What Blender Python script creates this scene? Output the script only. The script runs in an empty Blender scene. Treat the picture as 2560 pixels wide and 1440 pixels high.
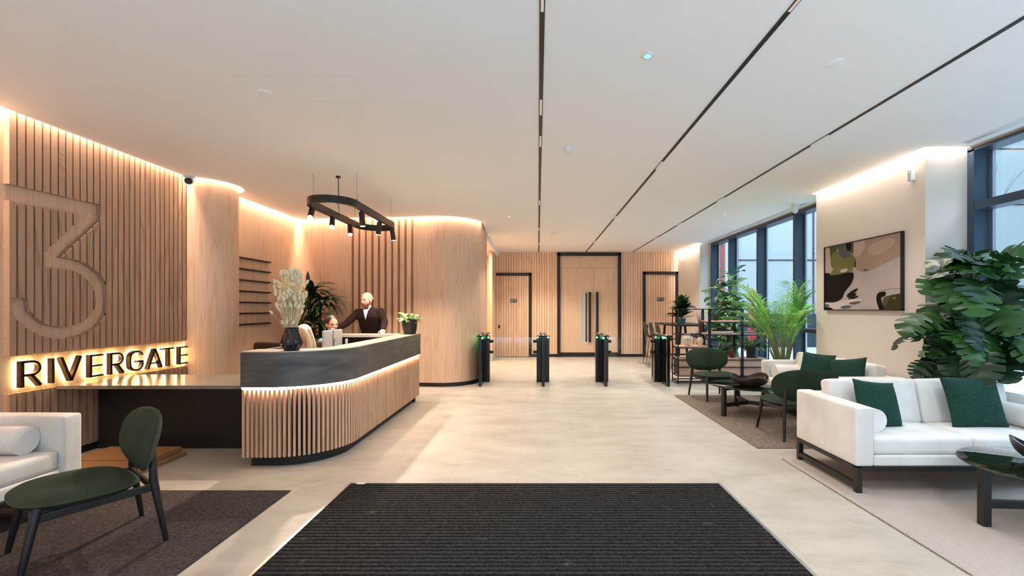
import bpy, bmesh, math, random
from mathutils import Vector, Matrix, Euler
PI = math.pi
rad = math.radians
SC = bpy.context.scene
COL = SC.collection

# ------------------------------------------------------------------ camera
cam_d = bpy.data.cameras.new('camera')
cam = bpy.data.objects.new('camera', cam_d)
COL.objects.link(cam)
cam.location = (0, 0, 1.5)
cam.rotation_euler = (PI / 2, 0, 0)
cam_d.sensor_fit = 'HORIZONTAL'
cam_d.sensor_width = 36.0
cam_d.lens = 16.0
cam_d.shift_x = -65 / 2560
cam_d.shift_y = 52 / 2560
cam_d.clip_start = 0.05
SC.camera = cam

# ------------------------------------------------------------------ world, exposure
SC.view_settings.view_transform = 'Standard'
SC.view_settings.look = 'None'
SC.view_settings.gamma = 1.0
SC.view_settings.use_curve_mapping = False
SC.view_settings.exposure = 0.78
world = bpy.data.worlds.new('overcast_sky')
SC.world = world
world.use_nodes = True
_bg = world.node_tree.nodes['Background']
_bg.inputs[0].default_value = (0.57, 0.79, 1.0, 1)
_bg.inputs[1].default_value = 5.6

WARM = (1.0, 0.78, 0.59)
WARMW = (1.0, 0.92, 0.82)

def area(name, loc, sx, sy, power, color, rot=(0, 0, 0), spread=180):
    l = bpy.data.lights.new(name, 'AREA')
    l.shape = 'RECTANGLE'
    l.size, l.size_y = sx, sy
    l.energy = power
    l.color = color
    l.spread = rad(spread)
    o = bpy.data.objects.new(name, l)
    o.location = loc
    o.rotation_euler = rot
    COL.objects.link(o)
    return o

def beam(name, loc, d, power, color, deg, blend, soft):
    l = bpy.data.lights.new(name, 'SPOT')
    l.energy = power
    l.color = color
    l.spot_size = rad(deg)
    l.spot_blend = blend
    l.shadow_soft_size = soft
    o = bpy.data.objects.new(name, l)
    o.location = loc
    o.rotation_euler = Vector(d).to_track_quat('-Z', 'Y').to_euler()
    COL.objects.link(o)
    return o

def cove(pts, z, width, watts_per_m, color):
    """LED tape lying in a ceiling slot: narrow lamps pointing down, one per straight run."""
    for a, b in zip(pts[:-1], pts[1:]):
        d = Vector((b[0] - a[0], b[1] - a[1]))
        L = d.length
        if L < 0.01:
            continue
        area('cove_lamp', ((a[0] + b[0]) / 2, (a[1] + b[1]) / 2, z), L, width, watts_per_m * L, color,
             (0, 0, math.atan2(d.y, d.x)))

def arc(cx, cy, r, a0, a1, n):
    return [(cx + r * math.cos(rad(a0 + (a1 - a0) * i / n)), cy + r * math.sin(rad(a0 + (a1 - a0) * i / n))) for i in range(n + 1)]

H = 3.27           # ceiling height
COVE_L = 14.0
# left slatted wall, rounded nib, rear left wall, wall behind the desk and its rounded end
cove([(-4.725, -1.4), (-4.725, 6.13)], 3.42, 0.05, COVE_L, WARM)
cove(arc(-4.78, 6.55, 0.43, -85, 85, 6), 3.42, 0.04, COVE_L, WARM)
cove([(-4.745, 7.02), (-4.745, 9.0)], 3.42, 0.05, COVE_L, WARM)
cove([(-4.74, 9.01), (-1.9, 8.715)], 3.42, 0.05, COVE_L, WARM)
cove(arc(-1.9, 9.45, 0.735, -90, 5, 5), 3.42, 0.04, COVE_L, WARM)
# pale walls on the window side
cove([(4.255, 5.0), (4.255, 7.0)], 3.42, 0.05, 15.0, WARMW)
cove([(4.30, 5.0), (4.70, 5.0)], 3.42, 0.05, 9.0, WARMW)
cove([(4.315, 12.2), (4.315, 14.1)], 3.42, 0.05, 15.0, WARMW)
# linear ceiling tracks: the lit modules
TRACK_X = (0.025, 1.49, 2.95)
MODULES = {0: [2.55, 3.99, 4.80, 7.57, 10.1, 12.4], 1: [2.55, 5.6, 8.8, 12.0], 2: [1.9, 4.77, 7.35, 9.5, 11.4]}
for k, ys in MODULES.items():
    for y in ys:
        for dy in (-0.1, 0.1):
            beam('track_lamp', (TRACK_X[k], y + dy, H - 0.012), (0, 0, -1), (24.0 + 2.4 * max(0.0, y - 4.0) ** 1.35) * (1.0 if k != 1 else 0.7), WARMW if k < 2 else (1.0, 0.97, 0.94), 118, 0.5, 0.012)
# added fill light without a fitting behind the viewpoint and the corridor lamp past the rounded wall
area('entrance_lamp', (1.6, -0.8, H - 0.02), 1.6, 0.6, 40, (1.0, 0.93, 0.85))
area('corridor_lamp', (-1.9, 12.2, 3.1), 0.5, 1.8, 80, (1.0, 0.76, 0.50))

# ------------------------------------------------------------------ materials
def nodes_of(name):
    m = bpy.data.materials.new(name)
    m.use_nodes = True
    nt = m.node_tree
    return m, nt, nt.nodes['Principled BSDF']

def N(nt, t, **kw):
    n = nt.nodes.new(t)
    for k, v in kw.items():
        if k.startswith('i_'):
            n.inputs[int(k[2:]) if k[2:].isdigit() else k[2:]].default_value = v
        else:
            setattr(n, k, v)
    return n

def L(nt, a, b):
    nt.links.new(a, b)

def ramp(nt, stops):
    r = nt.nodes.new('ShaderNodeValToRGB')
    el = r.color_ramp.elements
    while len(el) < len(stops):
        el.new(0.5)
    for e, (p, c) in zip(el, stops):
        e.position = p
        e.color = (*c, 1) if len(c) == 3 else c
    return r

def srgb(r, g, b):
    f = lambda c: (c / 255 / 12.92) if c / 255 <= 0.04045 else ((c / 255 + 0.055) / 1.055) ** 2.4
    return (f(r), f(g), f(b))

def plain(name, col, rough=0.5, metal=0.0, noise=0.06, nscale=8.0, bump=0.0, bscale=60.0, spec=0.5, sheen=0.0):
    m, nt, p = nodes_of(name)
    tc = N(nt, 'ShaderNodeTexCoord')
    nz = N(nt, 'ShaderNodeTexNoise')
    nz.inputs['Scale'].default_value = nscale
    nz.inputs['Detail'].default_value = 4
    L(nt, tc.outputs['Object'], nz.inputs['Vector'])
    r = ramp(nt, [(0.25, tuple(max(0, c * (1 - noise)) for c in col)), (0.75, tuple(min(1, c * (1 + noise)) for c in col))])
    L(nt, nz.outputs['Fac'], r.inputs['Fac'])
    L(nt, r.outputs['Color'], p.inputs['Base Color'])
    p.inputs['Roughness'].default_value = rough
    p.inputs['Metallic'].default_value = metal
    p.inputs['Specular IOR Level'].default_value = spec
    if sheen:
        p.inputs['Sheen Weight'].default_value = sheen
    if bump:
        n2 = N(nt, 'ShaderNodeTexNoise')
        n2.inputs['Scale'].default_value = bscale
        n2.inputs['Detail'].default_value = 3
        L(nt, tc.outputs['Object'], n2.inputs['Vector'])
        b = N(nt, 'ShaderNodeBump')
        b.inputs['Strength'].default_value = bump
        b.inputs['Distance'].default_value = 0.01
        L(nt, n2.outputs['Fac'], b.inputs['Height'])
        L(nt, b.outputs['Normal'], p.inputs['Normal'])
    return m

def wood(name, light, dark, axis=2, rough=0.5, grain=0.5, var=0.16):
    """Oak: long grain along one axis, cathedral contour lines, a tone that differs from board to board."""
    m, nt, p = nodes_of(name)
    tc = N(nt, 'ShaderNodeTexCoord')
    at = N(nt, 'ShaderNodeAttribute', attribute_name='rnd')
    off = N(nt, 'ShaderNodeVectorMath', operation='SCALE')
    off.inputs['Scale'].default_value = 37.0
    cb = N(nt, 'ShaderNodeCombineXYZ')
    for i in range(3):
        L(nt, at.outputs['Fac'], cb.inputs[i])
    L(nt, cb.outputs[0], off.inputs[0])
    add = N(nt, 'ShaderNodeVectorMath', operation='ADD')
    L(nt, tc.outputs['Object'], add.inputs[0])
    L(nt, off.outputs[0], add.inputs[1])
    def stretched(s_cross, s_long):
        mp = N(nt, 'ShaderNodeMapping')
        s = [s_cross] * 3
        s[axis] = s_long
        mp.inputs['Scale'].default_value = s
        L(nt, add.outputs[0], mp.inputs['Vector'])
        nz = N(nt, 'ShaderNodeTexNoise')
        nz.inputs['Scale'].default_value = 1.0
        nz.inputs['Detail'].default_value = 3
        L(nt, mp.outputs[0], nz.inputs['Vector'])
        return nz
    big = stretched(3.6, 0.26)
    fine = stretched(110.0, 2.2)
    mul = N(nt, 'ShaderNodeMath', operation='MULTIPLY')
    mul.inputs[1].default_value = 62.0
    L(nt, big.outputs['Fac'], mul.inputs[0])
    sn = N(nt, 'ShaderNodeMath', operation='SINE')
    L(nt, mul.outputs[0], sn.inputs[0])
    mid = tuple((a + b) / 2 for a, b in zip(light, dark))
    rl = ramp(nt, [(0.0, light), (0.55, light), (1.0, tuple(light[i] * (1 - grain) + dark[i] * grain for i in range(3)))])
    L(nt, sn.outputs[0], rl.inputs['Fac'])
    rf = ramp(nt, [(0.3, tuple(d / l for d, l in zip(mid, light))), (0.7, (1, 1, 1))])
    L(nt, fine.outputs['Fac'], rf.inputs['Fac'])
    mx = N(nt, 'ShaderNodeMix', data_type='RGBA', blend_type='MULTIPLY')
    mx.inputs[0].default_value = 0.75
    L(nt, rl.outputs['Color'], mx.inputs[6])
    L(nt, rf.outputs['Color'], mx.inputs[7])
    br = N(nt, 'ShaderNodeMath', operation='MULTIPLY_ADD')
    br.inputs[1].default_value = var
    br.inputs[2].default_value = 1 - var / 2
    L(nt, at.outputs['Fac'], br.inputs[0])
    hs = N(nt, 'ShaderNodeHueSaturation')
    L(nt, br.outputs[0], hs.inputs['Value'])
    L(nt, mx.outputs[2], hs.inputs['Color'])
    L(nt, hs.outputs['Color'], p.inputs['Base Color'])
    p.inputs['Roughness'].default_value = rough
    return m

def weave(name, a, b, scale=220.0, rough=0.9, bump=0.35, mottled=0.5):
    """Woven upholstery or carpet: fine crossed yarn pattern over a mottle."""
    m, nt, p = nodes_of(name)
    tc = N(nt, 'ShaderNodeTexCoord')
    n1 = N(nt, 'ShaderNodeTexNoise')
    n1.inputs['Scale'].default_value = scale
    n1.inputs['Detail'].default_value = 2
    L(nt, tc.outputs['Object'], n1.inputs['Vector'])
    n2 = N(nt, 'ShaderNodeTexNoise')
    n2.inputs['Scale'].default_value = 3.0
    L(nt, tc.outputs['Object'], n2.inputs['Vector'])
    mx = N(nt, 'ShaderNodeMix', data_type='FLOAT')
    mx.inputs[0].default_value = 1 - mottled
    L(nt, n2.outputs['Fac'], mx.inputs[2])
    L(nt, n1.outputs['Fac'], mx.inputs[3])
    r = ramp(nt, [(0.35, a), (0.65, b)])
    L(nt, mx.outputs[0], r.inputs['Fac'])
    L(nt, r.outputs['Color'], p.inputs['Base Color'])
    p.inputs['Roughness'].default_value = rough
    p.inputs['Specular IOR Level'].default_value = 0.2
    p.inputs['Sheen Weight'].default_value = 0.02
    bp = N(nt, 'ShaderNodeBump')
    bp.inputs['Strength'].default_value = bump
    bp.inputs['Distance'].default_value = 0.004
    L(nt, n1.outputs['Fac'], bp.inputs['Height'])
    L(nt, bp.outputs['Normal'], p.inputs['Normal'])
    return m

def emit(name, col, strength):
    m = bpy.data.materials.new(name)
    m.use_nodes = True
    nt = m.node_tree
    nt.nodes.remove(nt.nodes['Principled BSDF'])
    e = N(nt, 'ShaderNodeEmission')
    e.inputs[0].default_value = (*col, 1)
    e.inputs[1].default_value = strength
    L(nt, e.outputs[0], nt.nodes['Material Output'].inputs[0])
    return m

def glass(name, tint=(1, 1, 1), ior=1.45, rough=0.0, body=0.0, bodycol=(0, 0, 0)):
    """Sheet glass: see-through with a Fresnel mirror on top."""
    m = bpy.data.materials.new(name)
    m.use_nodes = True
    nt = m.node_tree
    nt.nodes.remove(nt.nodes['Principled BSDF'])
    t = N(nt, 'ShaderNodeBsdfTransparent')
    t.inputs[0].default_value = (*tint, 1)
    g = N(nt, 'ShaderNodeBsdfGlossy')
    g.inputs['Roughness'].default_value = rough
    fr = N(nt, 'ShaderNodeFresnel')
    ge = N(nt, 'ShaderNodeNewGeometry')
    ma = N(nt, 'ShaderNodeMath', operation='MULTIPLY_ADD')
    ma.inputs[1].default_value = 1 / ior - ior
    ma.inputs[2].default_value = ior
    L(nt, ge.outputs['Backfacing'], ma.inputs[0])
    L(nt, ma.outputs[0], fr.inputs['IOR'])
    mx = N(nt, 'ShaderNodeMixShader')
    L(nt, fr.outputs[0], mx.inputs[0])
    L(nt, t.outputs[0], mx.inputs[1])
    L(nt, g.outputs[0], mx.inputs[2])
    L(nt, mx.outputs[0], nt.nodes['Material Output'].inputs[0])
    return m

def floor_tiles():
    m, nt, p = nodes_of('stone_tile_floor')
    tc = N(nt, 'ShaderNodeTexCoord')
    mp = N(nt, 'ShaderNodeMapping')
    mp.inputs['Rotation'].default_value = (0, 0, PI / 2)
    mp.inputs['Location'].default_value = (0.3, 0.18, 0)
    L(nt, tc.outputs['Object'], mp.inputs['Vector'])
    bk = N(nt, 'ShaderNodeTexBrick')
    bk.offset = 0.5
    bk.inputs['Color1'].default_value = (1, 1, 1, 1)
    bk.inputs['Color2'].default_value = (0.955, 0.955, 0.955, 1)
    bk.inputs['Mortar'].default_value = (0.80, 0.79, 0.77, 1)
    bk.inputs['Scale'].default_value = 1.0
    bk.inputs['Mortar Size'].default_value = 0.0022
    bk.inputs['Mortar Smooth'].default_value = 0.2
    bk.inputs['Brick Width'].default_value = 1.2
    bk.inputs['Row Height'].default_value = 0.6
    L(nt, mp.outputs[0], bk.inputs['Vector'])
    n1 = N(nt, 'ShaderNodeTexNoise')
    n1.inputs['Scale'].default_value = 1.9
    n1.inputs['Detail'].default_value = 8
    n1.inputs['Roughness'].default_value = 0.72
    mp2 = N(nt, 'ShaderNodeMapping')
    mp2.inputs['Scale'].default_value = (0.8, 1.7, 1)
    L(nt, tc.outputs['Object'], mp2.inputs['Vector'])
    L(nt, mp2.outputs[0], n1.inputs['Vector'])
    r = ramp(nt, [(0.25, srgb(158, 149, 136)), (0.5, srgb(180, 172, 160)), (0.75, srgb(196, 189, 178))])
    L(nt, n1.outputs['Fac'], r.inputs['Fac'])
    mx = N(nt, 'ShaderNodeMix', data_type='RGBA', blend_type='MULTIPLY')
    mx.inputs[0].default_value = 1
    L(nt, r.outputs['Color'], mx.inputs[6])
    L(nt, bk.outputs['Color'], mx.inputs[7])
    L(nt, mx.outputs[2], p.inputs['Base Color'])
    rr = N(nt, 'ShaderNodeMapRange')
    rr.inputs['To Min'].default_value = 0.36
    rr.inputs['To Max'].default_value = 0.52
    L(nt, n1.outputs['Fac'], rr.inputs['Value'])
    L(nt, rr.outputs[0], p.inputs['Roughness'])
    p.inputs['Specular IOR Level'].default_value = 0.45
    return m

def brick_wall():
    m, nt, p = nodes_of('red_brick')
    tc = N(nt, 'ShaderNodeTexCoord')
    sp = N(nt, 'ShaderNodeSeparateXYZ')
    L(nt, tc.outputs['Object'], sp.inputs[0])
    cb = N(nt, 'ShaderNodeCombineXYZ')
    L(nt, sp.outputs[0], cb.inputs[0])
    L(nt, sp.outputs[2], cb.inputs[1])
    bk = N(nt, 'ShaderNodeTexBrick')
    bk.inputs['Color1'].default_value = (*srgb(150, 70, 50), 1)
    bk.inputs['Color2'].default_value = (*srgb(126, 56, 42), 1)
    bk.inputs['Mortar'].default_value = (*srgb(110, 80, 76), 1)
    bk.inputs['Scale'].default_value = 1.0
    bk.inputs['Brick Width'].default_value = 0.45
    bk.inputs['Row Height'].default_value = 0.15
    bk.inputs['Mortar Size'].default_value = 0.015
    L(nt, cb.outputs[0], bk.inputs['Vector'])
    L(nt, bk.outputs['Color'], p.inputs['Base Color'])
    p.inputs['Roughness'].default_value = 0.9
    return m

def speckled(name, a, b, fleck, thr=0.72, scale=150.0, stretch=(1, 1, 1)):
    m, nt, p = nodes_of(name)
    tc = N(nt, 'ShaderNodeTexCoord')
    mp = N(nt, 'ShaderNodeMapping')
    mp.inputs['Scale'].default_value = stretch
    L(nt, tc.outputs['Object'], mp.inputs['Vector'])
    n1 = N(nt, 'ShaderNodeTexNoise')
    n1.inputs['Scale'].default_value = scale
    n1.inputs['Detail'].default_value = 2
    L(nt, mp.outputs[0], n1.inputs['Vector'])
    r1 = ramp(nt, [(thr - 0.06, (0, 0, 0)), (thr + 0.05, (1, 1, 1))])
    L(nt, n1.outputs['Fac'], r1.inputs['Fac'])
    n2 = N(nt, 'ShaderNodeTexNoise')
    n2.inputs['Scale'].default_value = 60.0
    n2.inputs['Detail'].default_value = 5
    L(nt, tc.outputs['Object'], n2.inputs['Vector'])
    r2 = ramp(nt, [(0.35, a), (0.65, b)])
    L(nt, n2.outputs['Fac'], r2.inputs['Fac'])
    mx = N(nt, 'ShaderNodeMix', data_type='RGBA')
    L(nt, r1.outputs['Color'], mx.inputs[0])
    L(nt, r2.outputs['Color'], mx.inputs[6])
    mx.inputs[7].default_value = (*fleck, 1)
    L(nt, mx.outputs[2], p.inputs['Base Color'])
    p.inputs['Roughness'].default_value = 0.95
    p.inputs['Specular IOR Level'].default_value = 0.15
    b_ = N(nt, 'ShaderNodeBump')
    b_.inputs['Strength'].default_value = 0.5
    b_.inputs['Distance'].default_value = 0.004
    L(nt, n2.outputs['Fac'], b_.inputs['Height'])
    L(nt, b_.outputs['Normal'], p.inputs['Normal'])
    return m

def ribbed_rug():
    """Flat-woven pale rug with fine cords."""
    m, nt, p = nodes_of('beige_corded_rug')
    tc = N(nt, 'ShaderNodeTexCoord')
    w = N(nt, 'ShaderNodeTexWave', wave_type='BANDS', bands_direction='X')
    w.inputs['Scale'].default_value = 26.0
    w.inputs['Distortion'].default_value = 0.6
    w.inputs['Detail'].default_value = 1
    L(nt, tc.outputs['Object'], w.inputs['Vector'])
    n = N(nt, 'ShaderNodeTexNoise')
    n.inputs['Scale'].default_value = 130
    L(nt, tc.outputs['Object'], n.inputs['Vector'])
    ad = N(nt, 'ShaderNodeMath', operation='MULTIPLY_ADD')
    ad.inputs[1].default_value = 0.55
    L(nt, n.outputs['Fac'], ad.inputs[0])
    L(nt, w.outputs['Fac'], ad.inputs[2])
    r = ramp(nt, [(0.25, srgb(134, 122, 114)), (0.9, srgb(194, 182, 173))])
    L(nt, ad.outputs[0], r.inputs['Fac'])
    L(nt, r.outputs['Color'], p.inputs['Base Color'])
    p.inputs['Roughness'].default_value = 0.95
    b_ = N(nt, 'ShaderNodeBump')
    b_.inputs['Strength'].default_value = 0.5
    b_.inputs['Distance'].default_value = 0.004
    L(nt, ad.outputs[0], b_.inputs['Height'])
    L(nt, b_.outputs['Normal'], p.inputs['Normal'])
    return m

def leafmat(name, a, b, rough=0.38, trans=0.0):
    m, nt, p = nodes_of(name)
    at = N(nt, 'ShaderNodeAttribute', attribute_name='rnd')
    r = ramp(nt, [(0.0, a), (1.0, b)])
    L(nt, at.outputs['Fac'], r.inputs['Fac'])
    L(nt, r.outputs['Color'], p.inputs['Base Color'])
    p.inputs['Roughness'].default_value = rough
    if trans:
        out = nt.nodes['Material Output']
        tr = N(nt, 'ShaderNodeBsdfTranslucent')
        L(nt, r.outputs['Color'], tr.inputs[0])
        mx = N(nt, 'ShaderNodeMixShader')
        mx.inputs[0].default_value = trans
        L(nt, p.outputs[0], mx.inputs[1])
        L(nt, tr.outputs[0], mx.inputs[2])
        L(nt, mx.outputs[0], out.inputs[0])
    return m

def slate(name, a, b, rough=0.42):
    m, nt, p = nodes_of(name)
    tc = N(nt, 'ShaderNodeTexCoord')
    mp = N(nt, 'ShaderNodeMapping')
    mp.inputs['Scale'].default_value = (1.6, 1.6, 7)
    L(nt, tc.outputs['Object'], mp.inputs['Vector'])
    n = N(nt, 'ShaderNodeTexNoise')
    n.inputs['Scale'].default_value = 1.6
    n.inputs['Detail'].default_value = 7
    n.inputs['Distortion'].default_value = 0.6
    L(nt, mp.outputs[0], n.inputs['Vector'])
    r = ramp(nt, [(0.3, a), (0.72, b)])
    L(nt, n.outputs['Fac'], r.inputs['Fac'])
    L(nt, r.outputs['Color'], p.inputs['Base Color'])
    p.inputs['Roughness'].default_value = rough
    return m

M = {}
M['oak'] = wood('oak_slats', srgb(194, 158, 130), srgb(146, 108, 84), 2, 0.5, 0.45, 0.22)
M['oak_desk'] = wood('oak_desk_slats', srgb(216, 178, 148), srgb(170, 130, 102), 2, 0.5, 0.4, 0.2)
M['oak_panel'] = wood('oak_panel', srgb(224, 190, 162), srgb(184, 142, 112), 2, 0.48, 0.30, 0.05)
M['oak_back'] = wood('oak_back_slats', srgb(236, 202, 172), srgb(204, 164, 132), 2, 0.5, 0.4, 0.15)
M['oak_pale'] = wood('pale_oak_door', srgb(222, 192, 162), srgb(196, 160, 130), 2, 0.45, 0.3, 0.08)
M['oak_deep'] = wood('oak_groove_backing', srgb(184, 136, 100), srgb(146, 102, 72), 2, 0.6, 0.5, 0.05)
M['oak_shelf'] = wood('oak_shelf', srgb(214, 174, 146), srgb(176, 130, 104), 0, 0.5, 0.4, 0.15)
M['floor'] = floor_tiles()
M['gapshade'] = plain('dark_brown_felt', srgb(62, 40, 28), 0.95, noise=0.1)  # shade between slats, put into a dark brown colour
M['white'] = plain('white_plaster', srgb(226, 220, 214), 0.85, noise=0.01)
M['ceil'] = plain('ceiling_paint', srgb(244, 241, 238), 0.9, noise=0.006)
M['wallpaint'] = plain('warm_white_paint', srgb(222, 211, 198), 0.85, noise=0.012)
M['black'] = plain('black_powder_coat', srgb(24, 22, 21), 0.45, noise=0.1)
M['blackgloss'] = plain('black_gloss', srgb(18, 17, 17), 0.2, noise=0.1)
M['blackskirt'] = plain('black_skirting', srgb(20, 19, 19), 0.5, noise=0.1)
M['bronze'] = plain('dark_bronze', srgb(58, 46, 34), 0.35, 0.7, noise=0.1)
M['slate'] = slate('dark_slate_laminate', srgb(66, 64, 64), srgb(104, 99, 95))
M['stone'] = slate('greige_worktop', srgb(104, 96, 88), srgb(132, 123, 112), 0.16)
M['stonesheen'] = slate('pale_counter_stone', srgb(176, 166, 152), srgb(204, 194, 180), 0.25)  # pale stone, with the grazing reflection on the counters put into its colour
M['blackstain'] = plain('black_stained_panel', srgb(26, 24, 24), 0.5, noise=0.3, nscale=2.5)
M['navy'] = plain('navy_window_frame', srgb(48, 66, 84), 0.4, noise=0.05)
M['glass'] = glass('window_glass', (0.97, 0.99, 1.0), 1.35)
M['gateglass'] = glass('clear_gate_glass', (0.98, 0.99, 0.985), 1.45)
M['darkglass'] = glass('smoked_glass', (0.16, 0.18, 0.13), 1.55)
M['tableglass'] = glass('smoked_table_glass', (0.20, 0.22, 0.16), 1.6)
M['cream'] = weave('cream_upholstery', srgb(210, 206, 200), srgb(242, 239, 234), 260.0)
M['green'] = weave('green_wool', srgb(28, 40, 28), srgb(55, 69, 49), 320.0, bump=0.6)
M['pillow'] = weave('dark_green_boucle', srgb(12, 40, 34), srgb(38, 76, 64), 150.0, bump=1.0, mottled=0.15)
M['darkwood'] = plain('black_stained_ash', srgb(30, 26, 24), 0.4, noise=0.3, nscale=20)
M['rugbrown'] = speckled('brown_rug', srgb(92, 80, 72), srgb(134, 118, 106), srgb(176, 160, 146), 0.66, 90)
M['rugdark'] = speckled('charcoal_rug', srgb(50, 44, 43), srgb(75, 67, 65), srgb(190, 176, 160), 0.76, 120, (0.35, 1.3, 1))
M['rugbeige'] = ribbed_rug()
M['mat'] = speckled('entrance_mat_rubber', srgb(26, 25, 25), srgb(54, 51, 50), srgb(88, 84, 82), 0.74, 7)
M['alu'] = plain('aluminium', srgb(190, 190, 188), 0.3, 0.9, noise=0.03)
M['leaf'] = leafmat('monstera_leaf', srgb(14, 46, 22), srgb(50, 96, 36), 0.42, 0.12)
M['leaf_dark'] = leafmat('dark_leaf', srgb(14, 40, 20), srgb(48, 84, 40), 0.35, 0.05)
M['leaf_palm'] = leafmat('palm_leaf', srgb(92, 160, 62), srgb(172, 216, 112), 0.4, 0.35)
M['leaf_mid'] = leafmat('ficus_leaf', srgb(44, 104, 62), srgb(170, 202, 140), 0.35, 0.25)
M['leaf_pale'] = leafmat('variegated_leaf', srgb(110, 150, 76), srgb(196, 214, 160), 0.45, 0.1)
M['stem'] = plain('plant_stem', srgb(120, 128, 70), 0.6)
M['trunk'] = plain('plant_trunk', srgb(96, 72, 50), 0.8, noise=0.3, nscale=30)
M['soil'] = plain('soil', srgb(40, 30, 24), 0.95, noise=0.4, nscale=60)
M['pot'] = plain('black_pot', srgb(24, 22, 22), 0.38, noise=0.1)
M['vasegloss'] = plain('navy_black_ceramic', srgb(20, 21, 30), 0.16, noise=0.1)
M['ceramic'] = plain('white_ceramic', srgb(226, 204, 186), 0.6, noise=0.03)
M['straw'] = plain('dried_straw', srgb(222, 204, 158), 0.8, noise=0.12, nscale=30)
M['fluff'] = plain('bunny_tail_fluff', srgb(255, 238, 204), 0.95, noise=0.06, nscale=80, bump=0.6, bscale=500)
M['brownstem'] = plain('brown_dried_stem', srgb(92, 50, 38), 0.8)
M['bowl'] = plain('dark_carved_wood', srgb(46, 36, 32), 0.32, noise=0.25, nscale=12)
M['card'] = plain('cardboard', srgb(158, 114, 72), 0.85, noise=0.06, nscale=10)
M['plastic'] = plain('white_plastic', srgb(226, 226, 226), 0.4, noise=0.02)
M['silver'] = plain('silver_plastic', srgb(196, 200, 204), 0.35, 0.2, noise=0.03)
M['lens'] = plain('camera_lens', srgb(14, 12, 14), 0.15)
M['skin'] = plain('skin', srgb(222, 158, 134), 0.5, noise=0.05, nscale=18)
M['beard'] = plain('short_beard', srgb(112, 70, 50), 0.85, noise=0.25, nscale=200)
M['stubble'] = plain('cropped_hair', srgb(146, 112, 92), 0.8, noise=0.15, nscale=160)
M['blonde'] = plain('blonde_hair', srgb(226, 206, 174), 0.5, noise=0.18, nscale=40)
M['brownhair'] = plain('brown_hair', srgb(58, 36, 26), 0.5, noise=0.2, nscale=40)
M['knit'] = weave('dark_brown_knit', srgb(24, 12, 12), srgb(48, 27, 26), 300.0, bump=0.5)
M['shirt'] = plain('pale_blue_shirt', srgb(170, 182, 210), 0.8)
M['blouse'] = plain('white_blouse', srgb(214, 210, 216), 0.8)
M['trouser'] = plain('dark_trousers', srgb(30, 30, 36), 0.85)
M['eye'] = plain('eye', srgb(46, 36, 32), 0.3)
M['lip'] = plain('lips', srgb(178, 104, 92), 0.5)
M['brownfab'] = weave('brown_upholstery', srgb(40, 24, 20), srgb(66, 44, 36), 200.0)
M['darkseat'] = plain('dark_olive_shell', srgb(52, 46, 38), 0.5)
M['blueseat'] = plain('navy_shell', srgb(36, 52, 78), 0.5)
M['red'] = plain('red_paint', srgb(150, 30, 30), 0.8)
M['paper'] = plain('book_paper', srgb(226, 212, 192), 0.8)
M['bookdark'] = plain('dark_green_cover', srgb(36, 52, 44), 0.6)
M['bookbrown'] = plain('dark_brown_cover', srgb(40, 28, 26), 0.6)
M['bookblue'] = plain('blue_grey_cover', srgb(120, 136, 160), 0.6)
M['bookcream'] = plain('cream_cover', srgb(216, 196, 168), 0.7)
M['brownglass'] = plain('red_brown_glaze', srgb(86, 42, 30), 0.25)
M['bluepot'] = plain('teal_grey_pot', srgb(62, 92, 108), 0.5)
M['brass'] = plain('pinkish_trim', srgb(150, 128, 112), 0.5)
M['facadeband'] = plain('pale_stone_cladding', srgb(112, 120, 124), 0.8, noise=0.06, nscale=1.2)
M['facadeglass'] = plain('facade_glass', srgb(44, 66, 88), 0.35, noise=0.2, nscale=0.6)
M['facadepale'] = plain('pale_glazed_facade', srgb(142, 147, 145), 0.5, noise=0.02, nscale=0.5)
M['facadeline'] = plain('facade_joint', srgb(40, 46, 54), 0.6)
M['paving'] = plain('bounce_paving', srgb(200, 200, 200), 0.85, noise=0.1)
M['street'] = plain('street_paving', srgb(162, 162, 162), 0.85, noise=0.1)
M['navybase'] = plain('dark_cladding', srgb(40, 46, 54), 0.5)
M['brick'] = brick_wall()
M['bark'] = plain('bare_bark', srgb(84, 80, 80), 0.9)
M['led_warm'] = emit('warm_led', (1.0, 0.66, 0.42), 22.0)
M['led_sign'] = emit('sign_led', (1.0, 0.76, 0.30), 34.0)
M['led_green'] = emit('green_led', (0.10, 1.0, 0.30), 14.0)
M['led_spot'] = emit('spot_lens', (1.0, 0.80, 0.60), 60.0)
M['led_track'] = emit('track_module_led', (1.0, 0.88, 0.70), 0.35)
M['led_white'] = emit('white_pin_led', (0.9, 0.95, 1.0), 6.0)

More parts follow.
